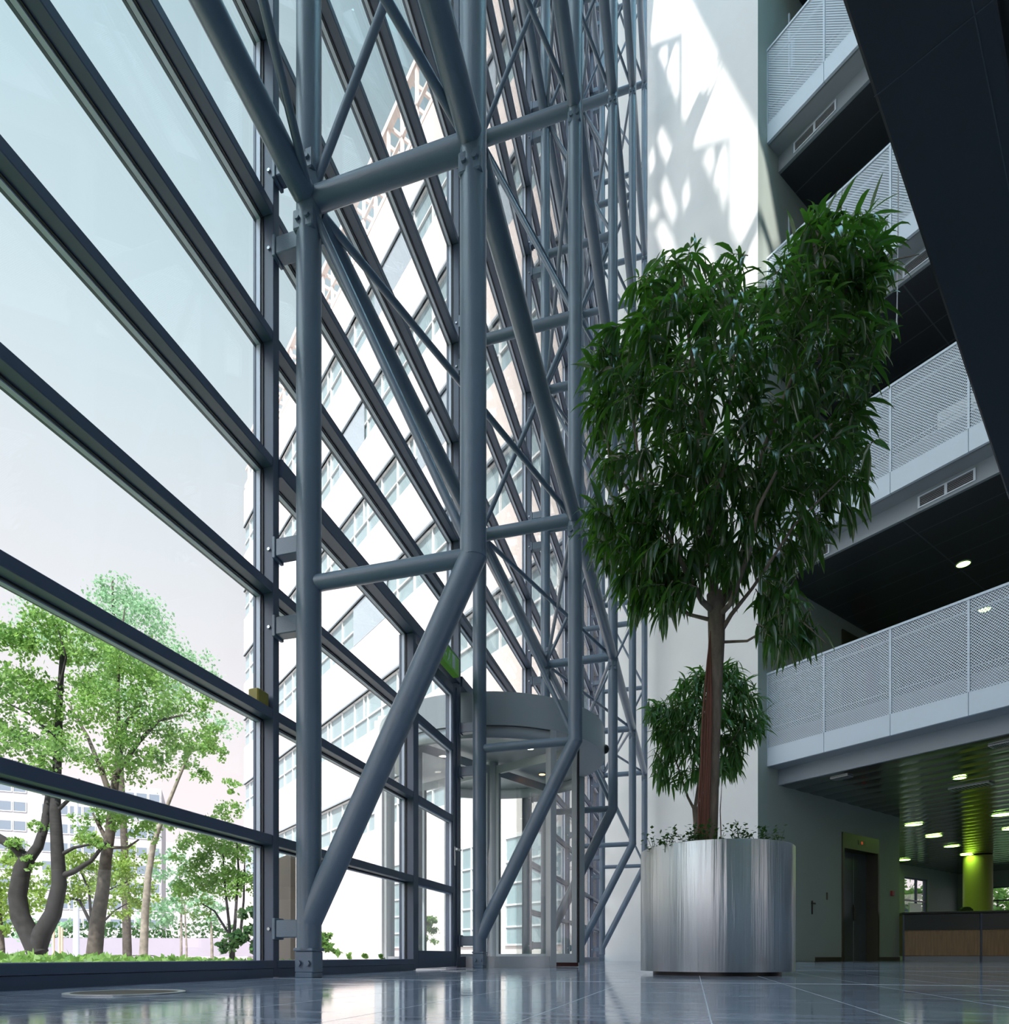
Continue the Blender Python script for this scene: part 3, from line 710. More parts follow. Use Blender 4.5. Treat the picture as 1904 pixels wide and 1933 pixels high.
m = MB(); m.tube([(0, 0, 0.02), (0, 0, 2.285)], 0.07, 24); m.build('centre_shaft', M['drum'], rv)
for a in (-114, -24, 66, 156):
    c, s = math.cos(rad(a)), math.sin(rad(a)); R_ = Matrix.Rotation(rad(a), 4, 'Z')
    def rot(mb): mb.v = [tuple(R_ @ Vector(p)) for p in mb.v]; return mb
    m = MB(); m.box(0.07, 1.15, -0.02, 0.02, 0.045, 0.135); m.box(0.07, 1.15, -0.02, 0.02, 2.15, 2.24); m.box(0.07, 0.11, -0.02, 0.02, 0.135, 2.15); m.box(1.09, 1.15, -0.02, 0.02, 0.135, 2.15)
    wg = rot(m).build('wing', M['drum'], rv)
    m = MB(); m.box(0.11, 1.09, -0.006, 0.006, 0.135, 2.15); rot(m).build('wing_glass', M['glass'], wg)
    m = MB(); m.box(0.08, 1.15, -0.008, 0.008, 0.006, 0.045); rot(m).build('brush_strip', M['maroon'], wg)
    m = MB(); m.box(1.15, 1.165, -0.008, 0.008, 0.045, 2.24); rot(m).build('edge_brush', M['black'], wg)
for i, (x, y) in enumerate(((-0.45, -0.55), (0.55, -0.45), (0.45, 0.55), (-0.5, 0.5))):
    m = MB(); m.tube([(x, y, 2.268), (x, y, 2.2845)], 0.045, 20); lo = m.build('spotlight', M['bolt'], rv); lo['label'] = 'small round ceiling spotlight'
    m = MB(); m.disc((x, y, 2.266), 0.036, 20, False); m.build('lamp', M['lamp_amber'] if i == 1 else M['lamp_small'], lo)
ang = rad(-90 + 8)
m = MB(); p0 = Vector((DR * math.cos(ang), DR * math.sin(ang), 2.385)); nn = Vector((math.cos(ang), math.sin(ang), 0))
m = MB()
for i in range(6):
    pass
sx = MB(); wv = math.atan2((at(1140, 1414, 7.33) - rv.location).y, (at(1140, 1414, 7.33) - rv.location).x) - AF
p0 = Vector((DR * math.cos(wv), DR * math.sin(wv), 2.385)); nn = Vector((math.cos(wv), math.sin(wv), 0))
sx.tube([p0 - nn * 0.005, p0 + nn * 0.012, p0 + nn * 0.03, p0 + nn * 0.044, p0 + nn * 0.052], [0.05, 0.05, 0.043, 0.028, 0.006], 20)
sx.build('motion_sensor', M['black'], rv)['label'] = 'black domed motion sensor'
# fixed glazing beside the drum
m = MB()
for q0, q1 in ((0.025, 0.34), (2.46, 2.775)): m.box(q0, q1, 0.300, 0.310, 0.108, 2.6)
w = empty('window_10', fw(2.8, 0), AF); structure(w); m.build('pane', M['glass'], w)
m = MB()
for q0, q1 in ((0.025, 0.30), (2.50, 2.775)): m.bbox(q0, q1, 0.19, 0.34, 0, 0.108, 0.003)
m.build('sill', M['frame'], w)

# ------------------------------------------------------------------ small fittings on the glass wall
ex = empty('exit_sign', fw(2.43, -0.165, 2.60), AF); tag(ex, 'green emergency exit sign mounted above the glazed side door', 'sign')
m = MB(); m.bbox(-0.20, 0.20, -0.03, 0.03, 0.0, 0.16, 0.004); m.build('sign_box', M['sign_green'], ex)
m = MB(); y = -0.0315
def pic(poly): m.add([(a, y, c) for a, c in poly], [tuple(range(len(poly)))])
pic([(0.02, 0.02), (0.09, 0.02), (0.09, 0.14), (0.02, 0.14)])
pic([(-0.05, 0.118), (-0.03, 0.118), (-0.03, 0.138), (-0.05, 0.138)])
pic([(-0.075, 0.07), (-0.045, 0.065), (-0.03, 0.11), (-0.06, 0.112)])
pic([(-0.07, 0.07), (-0.055, 0.07), (-0.085, 0.025), (-0.10, 0.03)]); pic([(-0.06, 0.07), (-0.045, 0.068), (-0.02, 0.03), (-0.035, 0.025)])
pic([(-0.15, 0.07), (-0.12, 0.05), (-0.12, 0.09)])
m.build('pictogram', M['sign_white'], ex)['label'] = 'white running figure, door and arrow'
m = MB(); m.bbox(-0.21, 0.21, -0.034, 0.036, 0.16, 0.172, 0.002); m.build('sign_cap', M['alu'], ex)

yb = MB(); yb.bbox(-0.045, 0.045, -0.03, 0.03, 0, 0.072, 0.006); o = yb.build('sensor_box', M['yellow'], recenter=False)
o.location = fw(-0.085, -0.235, 1.3805); o.rotation_euler = (0, 0, AF); tag(o, 'small olive-yellow box sitting on a window bar beside the first mullion', 'box')

def floor_drain(p, r, label, slots):
    d = empty('floor_box', p); tag(d, label, 'floor cover', 'round floor covers near the glass wall')
    m = MB(); m.lathe([(r, 0.0005), (r, 0.004), (r * 0.88, 0.004), (r * 0.88, 0.0005)], 40, smooth=False); m.build('ring', M['alu'], d)
    m = MB(); m.disc((0, 0, 0.0025), r * 0.88, 40)
    m.build('lid', M['brown'], d)
    if slots:
        m = MB()
        for j in range(-5, 6):
            w_ = math.sqrt(max(0, (r * 0.78) ** 2 - (j * r * 0.14) ** 2)); m.box(j * r * 0.14 - r * 0.03, j * r * 0.14 + r * 0.03, -w_, w_, 0.0025, 0.005)
        m.build('slat', M['bolt'], d)
floor_drain(at(238, 1875, F * H / (1875 - HZ)) * 1.0, 0.16, 'round metal-rimmed floor cover nearest the viewer by the park window', False)
d2 = at(866, 1833, F * H / (1833 - HZ)); floor_drain(d2, 0.135, 'slatted round floor cover in front of the side door', True)

# ------------------------------------------------------------------ gallery parapets
def make_parapet():
    r = empty('gallery_parapet', bw(0.288, 0, LEV[0]), AB)      # local -y runs along the gallery towards the viewer
    N_ = 13; st = 1.09; v0 = 0.0
    for i in range(N_):
        a, c = v0 + i * st, v0 + (i + 1) * st
        MB().bbox(0, 0.05, -a - 0.003, -c + 0.003, 0, 0.345, 0.003).build('fascia_panel', M['metal_white'], r)
        MB().box(0.010, 0.014, -a - 0.02, -c + 0.02, 0.345, 1.70).build('mesh_panel', M['perf'], r)
    MB().bbox(0.05, 0.075, 0, -N_ * st, 0.0, 0.012, 0.002).build('bottom_plate', M['soffit'], r)
    m = MB(); m.box(0.05, 0.372, 0, -N_ * st, 0.0, 0.004); m.build('soffit_panel', M['soffit'], r)
    for i in range(N_ + 1):
        a = v0 + i * st
        MB().box(0.0, 0.05, -a - 0.016, -a + 0.016 if i else 0, 0.345, 1.70).build('post', M['metal_white'], r)
    MB().bbox(-0.01, 0.06, 0, -N_ * st, 1.70, 1.74, 0.004).build('top_rail', M['metal_white'], r)
    m = MB(); m.tube([(0.12, -0.02, 1.58), (0.12, -N_ * st, 1.58)], 0.019, 12); m.build('handrail', M['alu'], r)
    m = MB(); m.tube([(0.10, -0.02, 0.74), (0.10, -N_ * st, 0.74)], 0.010, 8); m.build('lower_rail', M['alu'], r)
    return r
pp = make_parapet()
names = ['lowest gallery parapet of perforated white metal, above the reception', 'second gallery parapet from the floor, right of the tall indoor tree',
         'third gallery parapet from the floor, behind the top of the indoor tree', 'fourth and topmost gallery parapet in the picture, with a ribbed air grille below', 'fifth gallery parapet, cut off by the top edge']
for k in range(4):
    t = pp if k == 0 else copy_tree(pp); t.location = bw(0.288, 0, LEV[k]); tag(t, names[k], 'parapet', 'perforated gallery parapets')

sb = empty('step_unit', bw(1.15, v_at(1712, 1.15) if False else 0, LEV[1] + 0.625), AB)
def v_at(x, u):
    r = (x - CX) / F; a = bw(u, 0); return (r * a.y - a.x) / (EV.x - r * EV.y)
va, vb = v_at(1714, 1.15), v_at(1850, 1.15)
sb.location = bw(1.15, va, LEV[1] + 0.625); tag(sb, 'pale stepped block on the second gallery, seen through its perforated parapet', 'step unit')
wv_ = (vb - va)
for a, c, h_ in ((0, .16, .34), (.16, .42, .58), (.42, 1.0, .84)): MB().bbox(0, 0.5, -a * wv_, -c * wv_, 0, h_, 0.01).build('step', M['white'], sb)
# ---- grilles in the bulkheads
def grille(level, v, label):
    g = empty('air_grille', bw(0.655, v, LEV[level] - 0.245), AB); tag(g, label, 'air grille', 'double air grilles in the gallery bulkheads')
    w_ = 0.40
    m = MB(); m.box(-0.012, 0.0, -w_, w_, 0.0, 0.02); m.box(-0.012, 0, -w_, w_, 0.17, 0.19); m.box(-0.012, 0, -w_, -w_ + 0.03, 0.02, 0.17); m.box(-0.012, 0, w_ - 0.03, w_, 0.02, 0.17); m.box(-0.012, 0, -0.02, 0.02, 0.02, 0.17)
    m.build('frame', M['metal_white'], g)
    m = MB()
    m.box(-0.003, 0.0, -w_ + 0.03, w_ - 0.03, 0.02, 0.17); m.build('opening', M['black'], g)
    for z in (0.045, 0.072, 0.099, 0.126, 0.15):
        m = MB(); m.box(-0.010, -0.003, -w_ + 0.03, -0.02, z, z + 0.006); m.box(-0.010, -0.003, 0.02, w_ - 0.03, z, z + 0.006); m.build('slat', M['soffit'], g)
def v_at(x, u):
    r = (x - CX) / F; a = bw(u, 0); return (r * a.y - a.x) / (EV.x - r * EV.y)
grille(1, v_at(1785, 0.655), 'double air grille under the second gallery, right of the indoor tree')
grille(1, v_at(1525, 0.655), 'double air grille under the second gallery, half hidden by leaves')
grille(3, v_at(1537, 0.655), 'double air grille under the topmost gallery near the white end wall')
grille(2, v_at(1755, 0.655), 'air grille under the third gallery, half hidden by the dark walkway edge')

# ---- ceiling fittings
def ceil_pt(x, y, zc): return at(x, y, F * (zc - H) / (HZ - y))
def downlight(x, y, zc, r, label):
    d = empty('downlight', ceil_pt(x, y, zc)); tag(d, label, 'ceiling light', 'round ceiling downlights')
    d.location.z = zc
    m = MB(); m.lathe([(r * 1.18, 0.0), (r * 1.18, -0.012), (r, -0.016), (r * 0.98, 0.0)], 32); m.build('trim_ring', M['alu'], d)
    m = MB(); m.disc((0, 0, -0.008), r, 32, False); m.build('diffuser', M['lamp_green'], d)
ZC = LEV[0] - 0.30
for x, y, r, lb in ((1811, 1468, .10, 'green-glowing downlight nearest the gallery edge above the reception'),
                    (1724, 1556, .19, 'green-glowing downlight nearest the end of the lift wall'),
                    (1762, 1578, .19, 'green-glowing downlight, second from the lift wall in the diagonal row'),
                    (1796, 1597, .19, 'green-glowing downlight, third from the lift wall, left of the green column'),
                    (1892, 1537, .21, 'green-glowing downlight in front of the green column at the right edge'),
                    (1824, 1613, .17, 'thin glowing downlight right beside the top of the green column'),
                    (1707, 1623, .17, 'thin pale downlight low at the far left of the reception ceiling'),
                    (1908, 1564, .19, 'downlight cut off by the right edge of the picture')):
    downlight(x, y, ZC, r, lb)
downlight(1818, 1064, LEV[1] - 0.288, .105, 'bright green-white downlight alone in the dark first-gallery ceiling')
downlight(1858, 1150, LEV[1] - 0.288, .105, 'downlight of the first gallery seen through the perforated parapet')
def ceil_vent(x, y, label, w_, h_):
    p = ceil_pt(x, y, ZC); v = empty('ceiling_vent', p, AB); tag(v, label, 'ceiling vent', 'white ceiling vents by the gallery edge')
    m = MB(); m.box(-w_, w_, -h_, h_, -0.02, 0.0); m.box(-w_ * .92, w_ * .92, -h_ * .85, h_ * .85, -0.021, -0.02, 1); m.build('frame', [M['alu'], M['black']], v)
    for j in range(-4, 5):
        m = MB(); m.box(-w_ * .9, w_ * .9, j * h_ * .18 - h_ * .03, j * h_ * .18 + h_ * .03, -0.026, -0.02); m.build('slat', M['alu'], v)
ceil_vent(1588, 1467, 'pale ceiling vent left above the lift opening', 0.10, 0.16)
ceil_vent(1892, 1404, 'pale ceiling vent at the right edge under the lowest gallery', 0.10, 0.16)
ceil_vent(1832, 1484, 'grey ceiling vent behind the nearest downlight', 0.14, 0.34)

# ------------------------------------------------------------------ lift, wall fittings
lf = empty('door_2', bw((LU0 + LU1) / 2, 0), AB); tag(lf, 'dark steel lift door recessed in the shaded wall', 'lift door', kind='structure')
hw = (LU1 - LU0) / 2
m = MB(); m.box(-hw - 0.005, -hw + 0.06, -0.03, 0.28, 0, 2.73); m.box(hw - 0.06, hw + 0.005, -0.03, 0.28, 0, 2.73); m.box(-hw + 0.06, hw - 0.06, -0.03, 0.28, 2.40, 2.73); m.build('portal', M['lift_frame'], lf)
for a, c in ((-hw + 0.06, -0.25), (-0.245, 0.15), (0.155, hw - 0.06)):
    m = MB(); m.bbox(a, c, 0.20 if a < -0.3 else 0.225, 0.24, 0, 2.40, 0.003); m.build('door_panel', M['lift'], lf)
m = MB(); m.box(-0.16, 0.16, -0.036, -0.03, 2.52, 2.62); ip = m.build('floor_indicator', M['black'], lf)
m = MB(); m.box(-0.035, 0.035, -0.039, -0.036, 2.54, 2.60); m.build('arrow_light', emit('indicator_red', (0.9, 0.15, 0.05), 0.35), ip)
m = MB(); m.bbox(0.14, 0.17, 0.19, 0.225, 0.9, 1.25, 0.004); m.build('grip', M['lift_frame'], lf)
hid = empty('door_3', bw(1.55, 0), AB); tag(hid, 'flush wall-coloured service door with a black lever handle', 'door', kind='structure')
m = MB(); m.box(-0.42, 0.42, -0.012, 0.0, 0.01, 2.2); m.build('door_leaf', M['wall_side'], hid)
m = MB(); uh = px_u(1531, 0) - 1.55; m.box(uh - 0.022, uh + 0.022, -0.022, -0.012, 0.95, 1.22); m.box(uh - 0.07, uh + 0.07, -0.055, -0.035, 1.15, 1.18); m.box(uh - 0.012, uh + 0.012, -0.04, -0.02, 1.15, 1.18); m.build('lever_handle', M['black'], hid)
up = px_u(1560, 0); m = MB(); m.bbox(-0.025, 0.025, -0.014, 0.0, 0, 0.15, 0.003); o = m.build('switch_plate', M['lift_frame'], recenter=False); o.location = bw(up, 0, 1.27); o.rotation_euler = (0, 0, AB); tag(o, 'small call plate left of the lift door', 'switch')
up = px_u(1682, 0); m = MB(); m.bbox(-0.06, 0.06, -0.05, 0.0, 0, 0.12, 0.008); o = m.build('fire_alarm', M['red'], recenter=False); o.location = bw(up, 0, 1.50); o.rotation_euler = (0, 0, AB); tag(o, 'small red fire alarm box right of the lift door', 'fire alarm')
gd = copy_tree(lf); gd.name = 'door_4'; gd.location = bw((LU0 + LU1) / 2, 0, LEV[0] + 0.62); gd['label'] = 'dark lift door on the first gallery, half hidden by the parapet'
for k, lb in ((2, 'slim upright wall fitting above the third gallery rail'), (3, 'slim upright wall fitting above the topmost gallery rail')):
    u_ = px_u(1488, 0); g = empty('wall_fitting', bw(u_, -0.0, LEV[k] + 1.85), AB); tag(g, lb, 'wall fitting', 'upright fittings on the gallery wall')
    m = MB(); m.box(-0.02, 0.02, -0.03, 0.0, 0, 1.15); m.build('upright', M['metal_white'], g); m = MB(); m.bbox(0.05, 0.12, -0.06, 0.0, 0.15, 0.75, 0.004); m.build('box', M['metal_white'], g)
    m = MB(); m.box(0.02, 0.05, -0.02, 0.0, 0.4, 0.46); m.build('link', M['metal_white'], g)

# ------------------------------------------------------------------ reception
p0 = Vector((9.30, 15.55, 0)); dk = empty('reception_desk', p0, math.atan2(-0.36, 0.93)); tag(dk, 'long reception desk with maple front and black top', 'desk')
m = MB(); m.bbox(-0.03, 4.9, -0.06, 0.75, 1.08, 1.13, 0.006); m.build('counter_top', M['black'], dk)
pw = 1.52
for i in range(3):
    a, c = i * pw + 0.02, (i + 1) * pw - 0.02
    MB().bbox(a, c, 0.0, 0.03, 0.12, 0.68, 0.003).build('front_panel', M['wood'], dk)
    MB().bbox(a, c, 0.012, 0.035, 0.71, 1.08, 0.003).build('glass_panel', M['dark_glass'], dk)
for i in range(4):
    a = i * pw; MB().box(a - 0.018, a + 0.018, -0.01, 0.03, 0.0, 1.08).build('upright', M['frame'], dk)
MB().box(0.0, 4.6, 0.03, 0.06, 0.0, 0.115).build('plinth', M['soffit'], dk)
MB().box(0.0, 4.6, 0.035, 0.70, 0.115, 1.08).build('carcass', M['wood'], dk)
def office_chair(x, y, d, label):
    p = at(x, y, d); c = empty('office_chair', (p.x, p.y, 0), rad(200)); tag(c, label, 'chair', 'chairs behind the reception desk')
    top = p.z
    m = MB(); pts = []
    prof = [(0.20, top - 0.55), (0.24, top - 0.40), (0.25, top - 0.18), (0.20, top - 0.06), (0.10, top - 0.01), (0.0, top)]
    ring = [(-w_, z) for w_, z in prof] + [(w_, z) for w_, z in prof[::-1][1:]]
    n = len(ring); m.add([(x_, 0.22, z) for x_, z in ring] + [(x_, 0.29, z) for x_, z in ring], [tuple(range(n)), tuple(reversed(range(n, 2 * n)))] + [(i, (i + 1) % n, n + (i + 1) % n, n + i) for i in range(n)])
    m.build('backrest', M['chair'], c)
    MB().bbox(-0.24, 0.24, -0.25, 0.22, 0.46, 0.54, 0.02).build('seat', M['chair'], c)
    m = MB().tube([(0, 0, 0.08), (0, 0, 0.46)], 0.03, 12); m.build('column', M['black'], c)
    m = MB()
    for k in range(5): m.tube([(0, 0, 0.1), (0.28 * math.cos(k * 1.257), 0.28 * math.sin(k * 1.257), 0.04)], 0.02, 8)
    m.build('star_base', M['black'], c); m = MB().box(-0.03, 0.03, 0.22, 0.26, 0.5, top - 0.3); m.build('back_bar', M['black'], c)
office_chair(1805, 1713, 17.4, 'dark office chair back showing above the desk, left of the column')
office_chair(1900, 1713, 16.8, 'dark office chair back above the desk at the right edge')
pc = at(1845, 1700, 21.5); m = MB(); m.tube([(0, 0, 0), (0, 0, ZC - 0.02)], 0.40, 48); o = m.build('round_column', M['green_column'], recenter=False); o.location = (pc.x, pc.y, 0); tag(o, 'round lime-green column behind the reception desk', 'column')

wl = empty('door_5', bw(u0 + (u1 - u0) * 0.29, -3.5), AB); structure(wl, 'pale door panel under the far lobby window', 'door')
MB().bbox(-(u1 - u0) * 0.25, (u1 - u0) * 0.25, -0.04, 0.0, 0.05, 2.0, 0.01).build('door_leaf', M['metal_white'], wl)
# ------------------------------------------------------------------ rope
rp = at(1692, 638, 9.75); m = MB()
pts = [(rp.x + 0.05 * t_ + 0.006 * math.sin(t_ * 9), rp.y - 0.02 * t_, rp.z + (LEV[3] + 0.9 - rp.z) * t_) for t_ in np.linspace(0, 1, 24)]
rs = [0.007 + 0.003 * (i % 2) for i in range(24)]; rs[0] = 0.014
m.tube(pts, rs, 8); o = m.build('hanging_rope', M['rope']); tag(o, 'grey rope hanging straight down beside the right crown of the tree', 'rope')

# ------------------------------------------------------------------ planters and indoor trees
PC = Vector((1.285, 4.06, 0)); PR = 0.447
def make_planter():
    r = empty('planter', PC)
    m = MB(); m.lathe([(PR - 0.02, 0.026), (PR, 0.022), (PR, 0.745), (PR - 0.004, 0.749), (PR - 0.02, 0.749), (PR - 0.022, 0.70)], 128); m.build('drum', M['brushed'], r)
    m = MB(); m.lathe([(0.0, 0.705), (PR - 0.018, 0.70)], 48); m.build('soil', M['soil'], r)
    m = MB(); m.tube([(0, 0, 0.0), (0, 0, 0.028)], PR - 0.075, 40); m.build('base', M['black'], r)
    m = MB(); m.lathe([(0, 0.027), (PR - 0.02, 0.0265)], 48); m.build('bottom', M['black'], r)
    return r
planter = make_planter(); tag(planter, 'round brushed steel planter in front, holding the tall indoor tree', 'planter', 'brushed steel planters')
PC2 = at(1318, 1700, 6.7); PC2.z = 0
pl2 = copy_tree(planter); pl2.location = PC2; tag(pl2, 'second steel planter hidden behind the front one, holding the smaller tree', 'planter', 'brushed steel planters')

rng = np.random.default_rng(11)
def inside(poly, x, y):
    c = False; n = len(poly); j = n - 1
    for i in range(n):
        xi, yi = poly[i]; xj, yj = poly[j]
        if (yi > y) != (yj > y) and x < (xj - xi) * (y - yi) / (yj - yi) + xi: c = not c
        j = i
    return c
def long_leaf(V, Fc, base, d, nrm, ln, wd, droop):
    """narrow folded leaf that bends down under its own weight"""
    st = [(0.0, 0.06), (0.12, 0.62), (0.32, 1.0), (0.58, 0.86), (0.82, 0.45), (1.0, 0.02)]
    b = len(V); p = base.copy(); side = d.cross(nrm)
    if side.length < 1e-4: side = Vector((1, 0, 0))
    side.normalize(); last = 0
    for t, w in st:
        p = p + d * (t - last) * ln; last = t
        up = side.cross(d).normalized()
        V.append(p + side * w * wd * 0.5 + up * w * wd * 0.16); V.append(p); V.append(p - side * w * wd * 0.5 + up * w * wd * 0.16)
        d = (d + Vector((0, 0, -1)) * droop * 0.28).normalized()
    for i in range(len(st) - 1):
        a = b + 3 * i
        Fc.append((a, a + 1, a + 4, a + 3)); Fc.append((a + 1, a + 2, a + 5, a + 4))
def crown(polys, dc, half, ln, wd, centre, n_twigs, twig, leaves, shrink=1.0):
    """leafy twigs through the depth of a crown; returns leaf and twig geometry"""
    V, Fc, twigs = [], [], []
    xs = [p[0] for q in polys for p in q[0]]; ys = [p[1] for q in polys for p in q[0]]
    for poly, share, holes in polys:
        cnt = int(n_twigs * share); k = 0
        px = [p[0] for p in poly]; py = [p[1] for p in poly]
        cxx, cyy = sum(px) / len(px), sum(py) / len(py)
        while k < cnt:
            x, y = rng.uniform(min(px), max(px)), rng.uniform(min(py), max(py))
            if not inside(poly, x, y): continue
            if any((x - hx) ** 2 + (y - hy) ** 2 < hr * hr for hx, hy, hr in holes) and rng.random() < 0.8: continue
            k += 1
            edge = 1.0 - 0.5 * min(1, math.hypot((x - cxx) / (max(px) - min(px)) * 2, (y - cyy) / (max(py) - min(py)) * 2)) ** 2
            dd = dc + half * edge * rng.uniform(-1, 1)
            tip = at(x, y, dd)
            out = (tip - centre); out.normalize()
            td = (out + Vector((rng.normal(0, .6), rng.normal(0, .6), rng.normal(0.1, .55)))).normalized()
            tl = twig * rng.uniform(0.6, 1.2); base = tip - td * tl * 0.6
            twigs.append((base, tip))
            nl = int(leaves * rng.uniform(0.7, 1.3))
            for j in range(nl):
                t = 0.1 + 0.9 * j / max(1, nl - 1); p = base.lerp(tip, t)
                az = j * 2.4 + rng.uniform(0, 1); a = td.orthogonal().normalized(); bb = td.cross(a)
                ld = (td * (0.25 + 0.7 * t) + (a * math.cos(az) + bb * math.sin(az)) * 0.8 + Vector((0, 0, -rng.uniform(0.05, 0.8)))).normalized()
                nr = Vector((rng.normal(0, .4), rng.normal(0, .4), 1)).normalized()
                long_leaf(V, Fc, p, ld, nr, ln * (sz := rng.uniform(0.6, 1.4)), wd * sz * rng.uniform(0.8, 1.1), rng.uniform(0.5, 1.7))
    return V, Fc, twigs
main_poly = [(1095, 985), (1140, 930), (1128, 860), (1118, 800), (1112, 700), (1122, 615), (1165, 550), (1208, 505), (1250, 475), (1300, 448), (1338, 440), (1388, 490), (1440, 522), (1480, 495), (1508, 445), (1532, 408), (1585, 395), (1630, 400), (1662, 440), (1688, 500), (1675, 560), (1662, 640), (1636, 720), (1628, 790), (1638, 850), (1638, 930), (1600, 975), (1560, 1020), (1510, 1065), (1440, 1095), (1380, 1105), (1300, 1120), (1240, 1140), (1180, 1130), (1148, 1080), (1110, 1030)]
low_poly = [(1440, 1105), (1490, 1110), (1535, 1165), (1535, 1205), (1490, 1225), (1465, 1230), (1445, 1190)]
left_low = [(1130, 1000), (1240, 1010), (1310, 1090), (1290, 1160), (1190, 1140), (1140, 1080)]
top_poly = [(1520, 420), (1545, 395), (1640, 390), (1668, 450), (1690, 480), (1660, 540), (1560, 520)]
centre = at(1390, 880, 4.1)
holes = [(1375, 770, 24), (1392, 835, 20), (1305, 1000, 22), (1450, 800, 26), (1480, 730, 24), (1240, 900, 12), (1385, 985, 20), (1440, 930, 16), (1280, 620, 9), (1200, 820, 10), (1490, 560, 14), (1350, 1060, 18), (1540, 680, 14)]
V, Fc, tw = crown([(main_poly, 0.86, holes), (low_poly, 0.05, []), (left_low, 0.05, []), (top_poly, 0.04, [])], 4.1, 0.62, 0.150, 0.026, centre, 780, 0.19, 11)
ft = empty('ficus_tree', (PC.x, PC.y, 0.70)); tag(ft, 'tall multi-crowned indoor ficus tree with long narrow leaves, in front', 'tree', 'indoor ficus trees')
OFF = ft.location
raw_mesh('foliage', [p - OFF for p in V], Fc, M['ficus'], ft, True)
def P(x, y, d): return at(x, y, d) - OFF
m = MB()
m.tube([P(1340, 1600, 4.06), P(1343, 1480, 4.05), P(1347, 1330, 4.06), P(1352, 1210, 4.06), P(1352, 1150, 4.06), P(1348, 1120, 4.06)], [0.042, 0.042, 0.044, 0.048, 0.052, 0.046], 16)
m.build('trunk', M['bark'], ft)
m = MB()
br = [([(1352, 1160, 4.06), (1325, 1135, 4.0), (1285, 1060, 3.9), (1255, 1000, 3.85), (1210, 900, 3.8), (1190, 760, 3.85)], 0.020),
      ([(1350, 1140, 4.06), (1342, 1030, 4.1), (1335, 960, 4.15), (1330, 820, 4.2), (1300, 640, 4.2), (1290, 520, 4.15)], 0.026),
      ([(1352, 1150, 4.06), (1385, 1110, 4.1), (1410, 1040, 4.15), (1425, 940, 4.2), (1440, 850, 4.3), (1500, 700, 4.3), (1560, 520, 4.2), (1600, 430, 4.15)], 0.026),
      ([(1355, 1165, 4.06), (1378, 1140, 3.95), (1415, 1040, 3.8), (1430, 960, 3.75), (1470, 880, 3.7), (1570, 800, 3.7)], 0.018),
      ([(1356, 1200, 4.06), (1380, 1160, 4.0), (1420, 1110, 3.95), (1500, 990, 3.9), (1590, 900, 3.9)], 0.016),
      ([(1362, 1212, 4.06), (1410, 1210, 4.0), (1460, 1180, 3.95), (1510, 1170, 3.9), (1560, 1215, 3.9)], 0.009),
      ([(1340, 1170, 4.06), (1300, 1160, 4.1), (1240, 1110, 4.2), (1180, 1050, 4.25), (1110, 1000, 4.3)], 0.012),
      ([(1338, 1000, 4.1), (1370, 860, 4.0), (1380, 700, 3.9), (1400, 560, 3.9)], 0.016),
      ([(1255, 1000, 3.85), (1215, 960, 3.9), (1150, 880, 4.0), (1140, 740, 4.0)], 0.010),
      ([(1500, 700, 4.3), (1580, 660, 4.2), (1640, 570, 4.1), (1690, 490, 4.05), (1735, 480, 4.0)], 0.009)]
for pts, r0 in br:
    n = len(pts); m.tube([P(*p) for p in pts], [r0 * (1 - 0.75 * i / (n - 1)) for i in range(n)], 10)
for a, c in tw: m.tube([a - OFF, c - OFF], [0.0035, 0.0015], 4, False)
m.build('branches', M['bark'], ft)
for k in range(9):
    y0 = rng.uniform(1190, 1330); r0 = rng.uniform(0.004, 0.0075); m = MB(); pts = []
    for y in list(np.arange(y0, 1585, 55)) + [1592]:
        fade = min(1.0, (y - y0) / 160)
        pts.append(P(1340 - 11 * (y - 1180) / 400 + (k - 5) * 2.3 * fade + rng.uniform(-1.2, 1.2), y, 4.012 - 0.022 * fade))
    m.tube(pts, [0.002] + [r0] * (len(pts) - 1), 6); m.build('aerial_root', M['root'], ft)
m = MB(); m.tube([P(1362, 1480, 4.05), P(1359, 1530, 4.05), P(1361, 1592, 4.05)], [0.0015, 0.003, 0.003], 6); m.build('aerial_root', M['root'], ft)
# leaves on the lone right-hand twig
# second, smaller tree
small_poly = [(1212, 1335), (1262, 1312), (1295, 1272), (1340, 1250), (1395, 1255), (1425, 1300), (1450, 1340), (1445, 1375), (1400, 1400), (1395, 1440), (1385, 1465), (1345, 1450), (1315, 1470), (1270, 1490), (1245, 1475), (1232, 1425), (1235, 1385)]
V, Fc, tw = crown([(small_poly, 1.0, [(1350, 1430, 12), (1290, 1400, 8)])], 6.7, 0.42, 0.150, 0.024, at(1325, 1370, 6.7), 300, 0.17, 10)
ft2 = empty('ficus_tree', (PC2.x, PC2.y, 0.70)); tag(ft2, 'smaller paler indoor ficus tree standing behind the trunk of the tall one', 'tree', 'indoor ficus trees')
OFF = ft2.location
raw_mesh('foliage', [p - OFF for p in V], Fc, M['ficus2'], ft2, True)
m = MB(); m.tube([P(1318, 1698, 6.7), P(1316, 1600, 6.7), P(1313, 1545, 6.7), P(1310, 1520, 6.7)], [0.032, 0.03, 0.028, 0.024], 12); m.build('trunk', M['bark'], ft2)
m = MB()
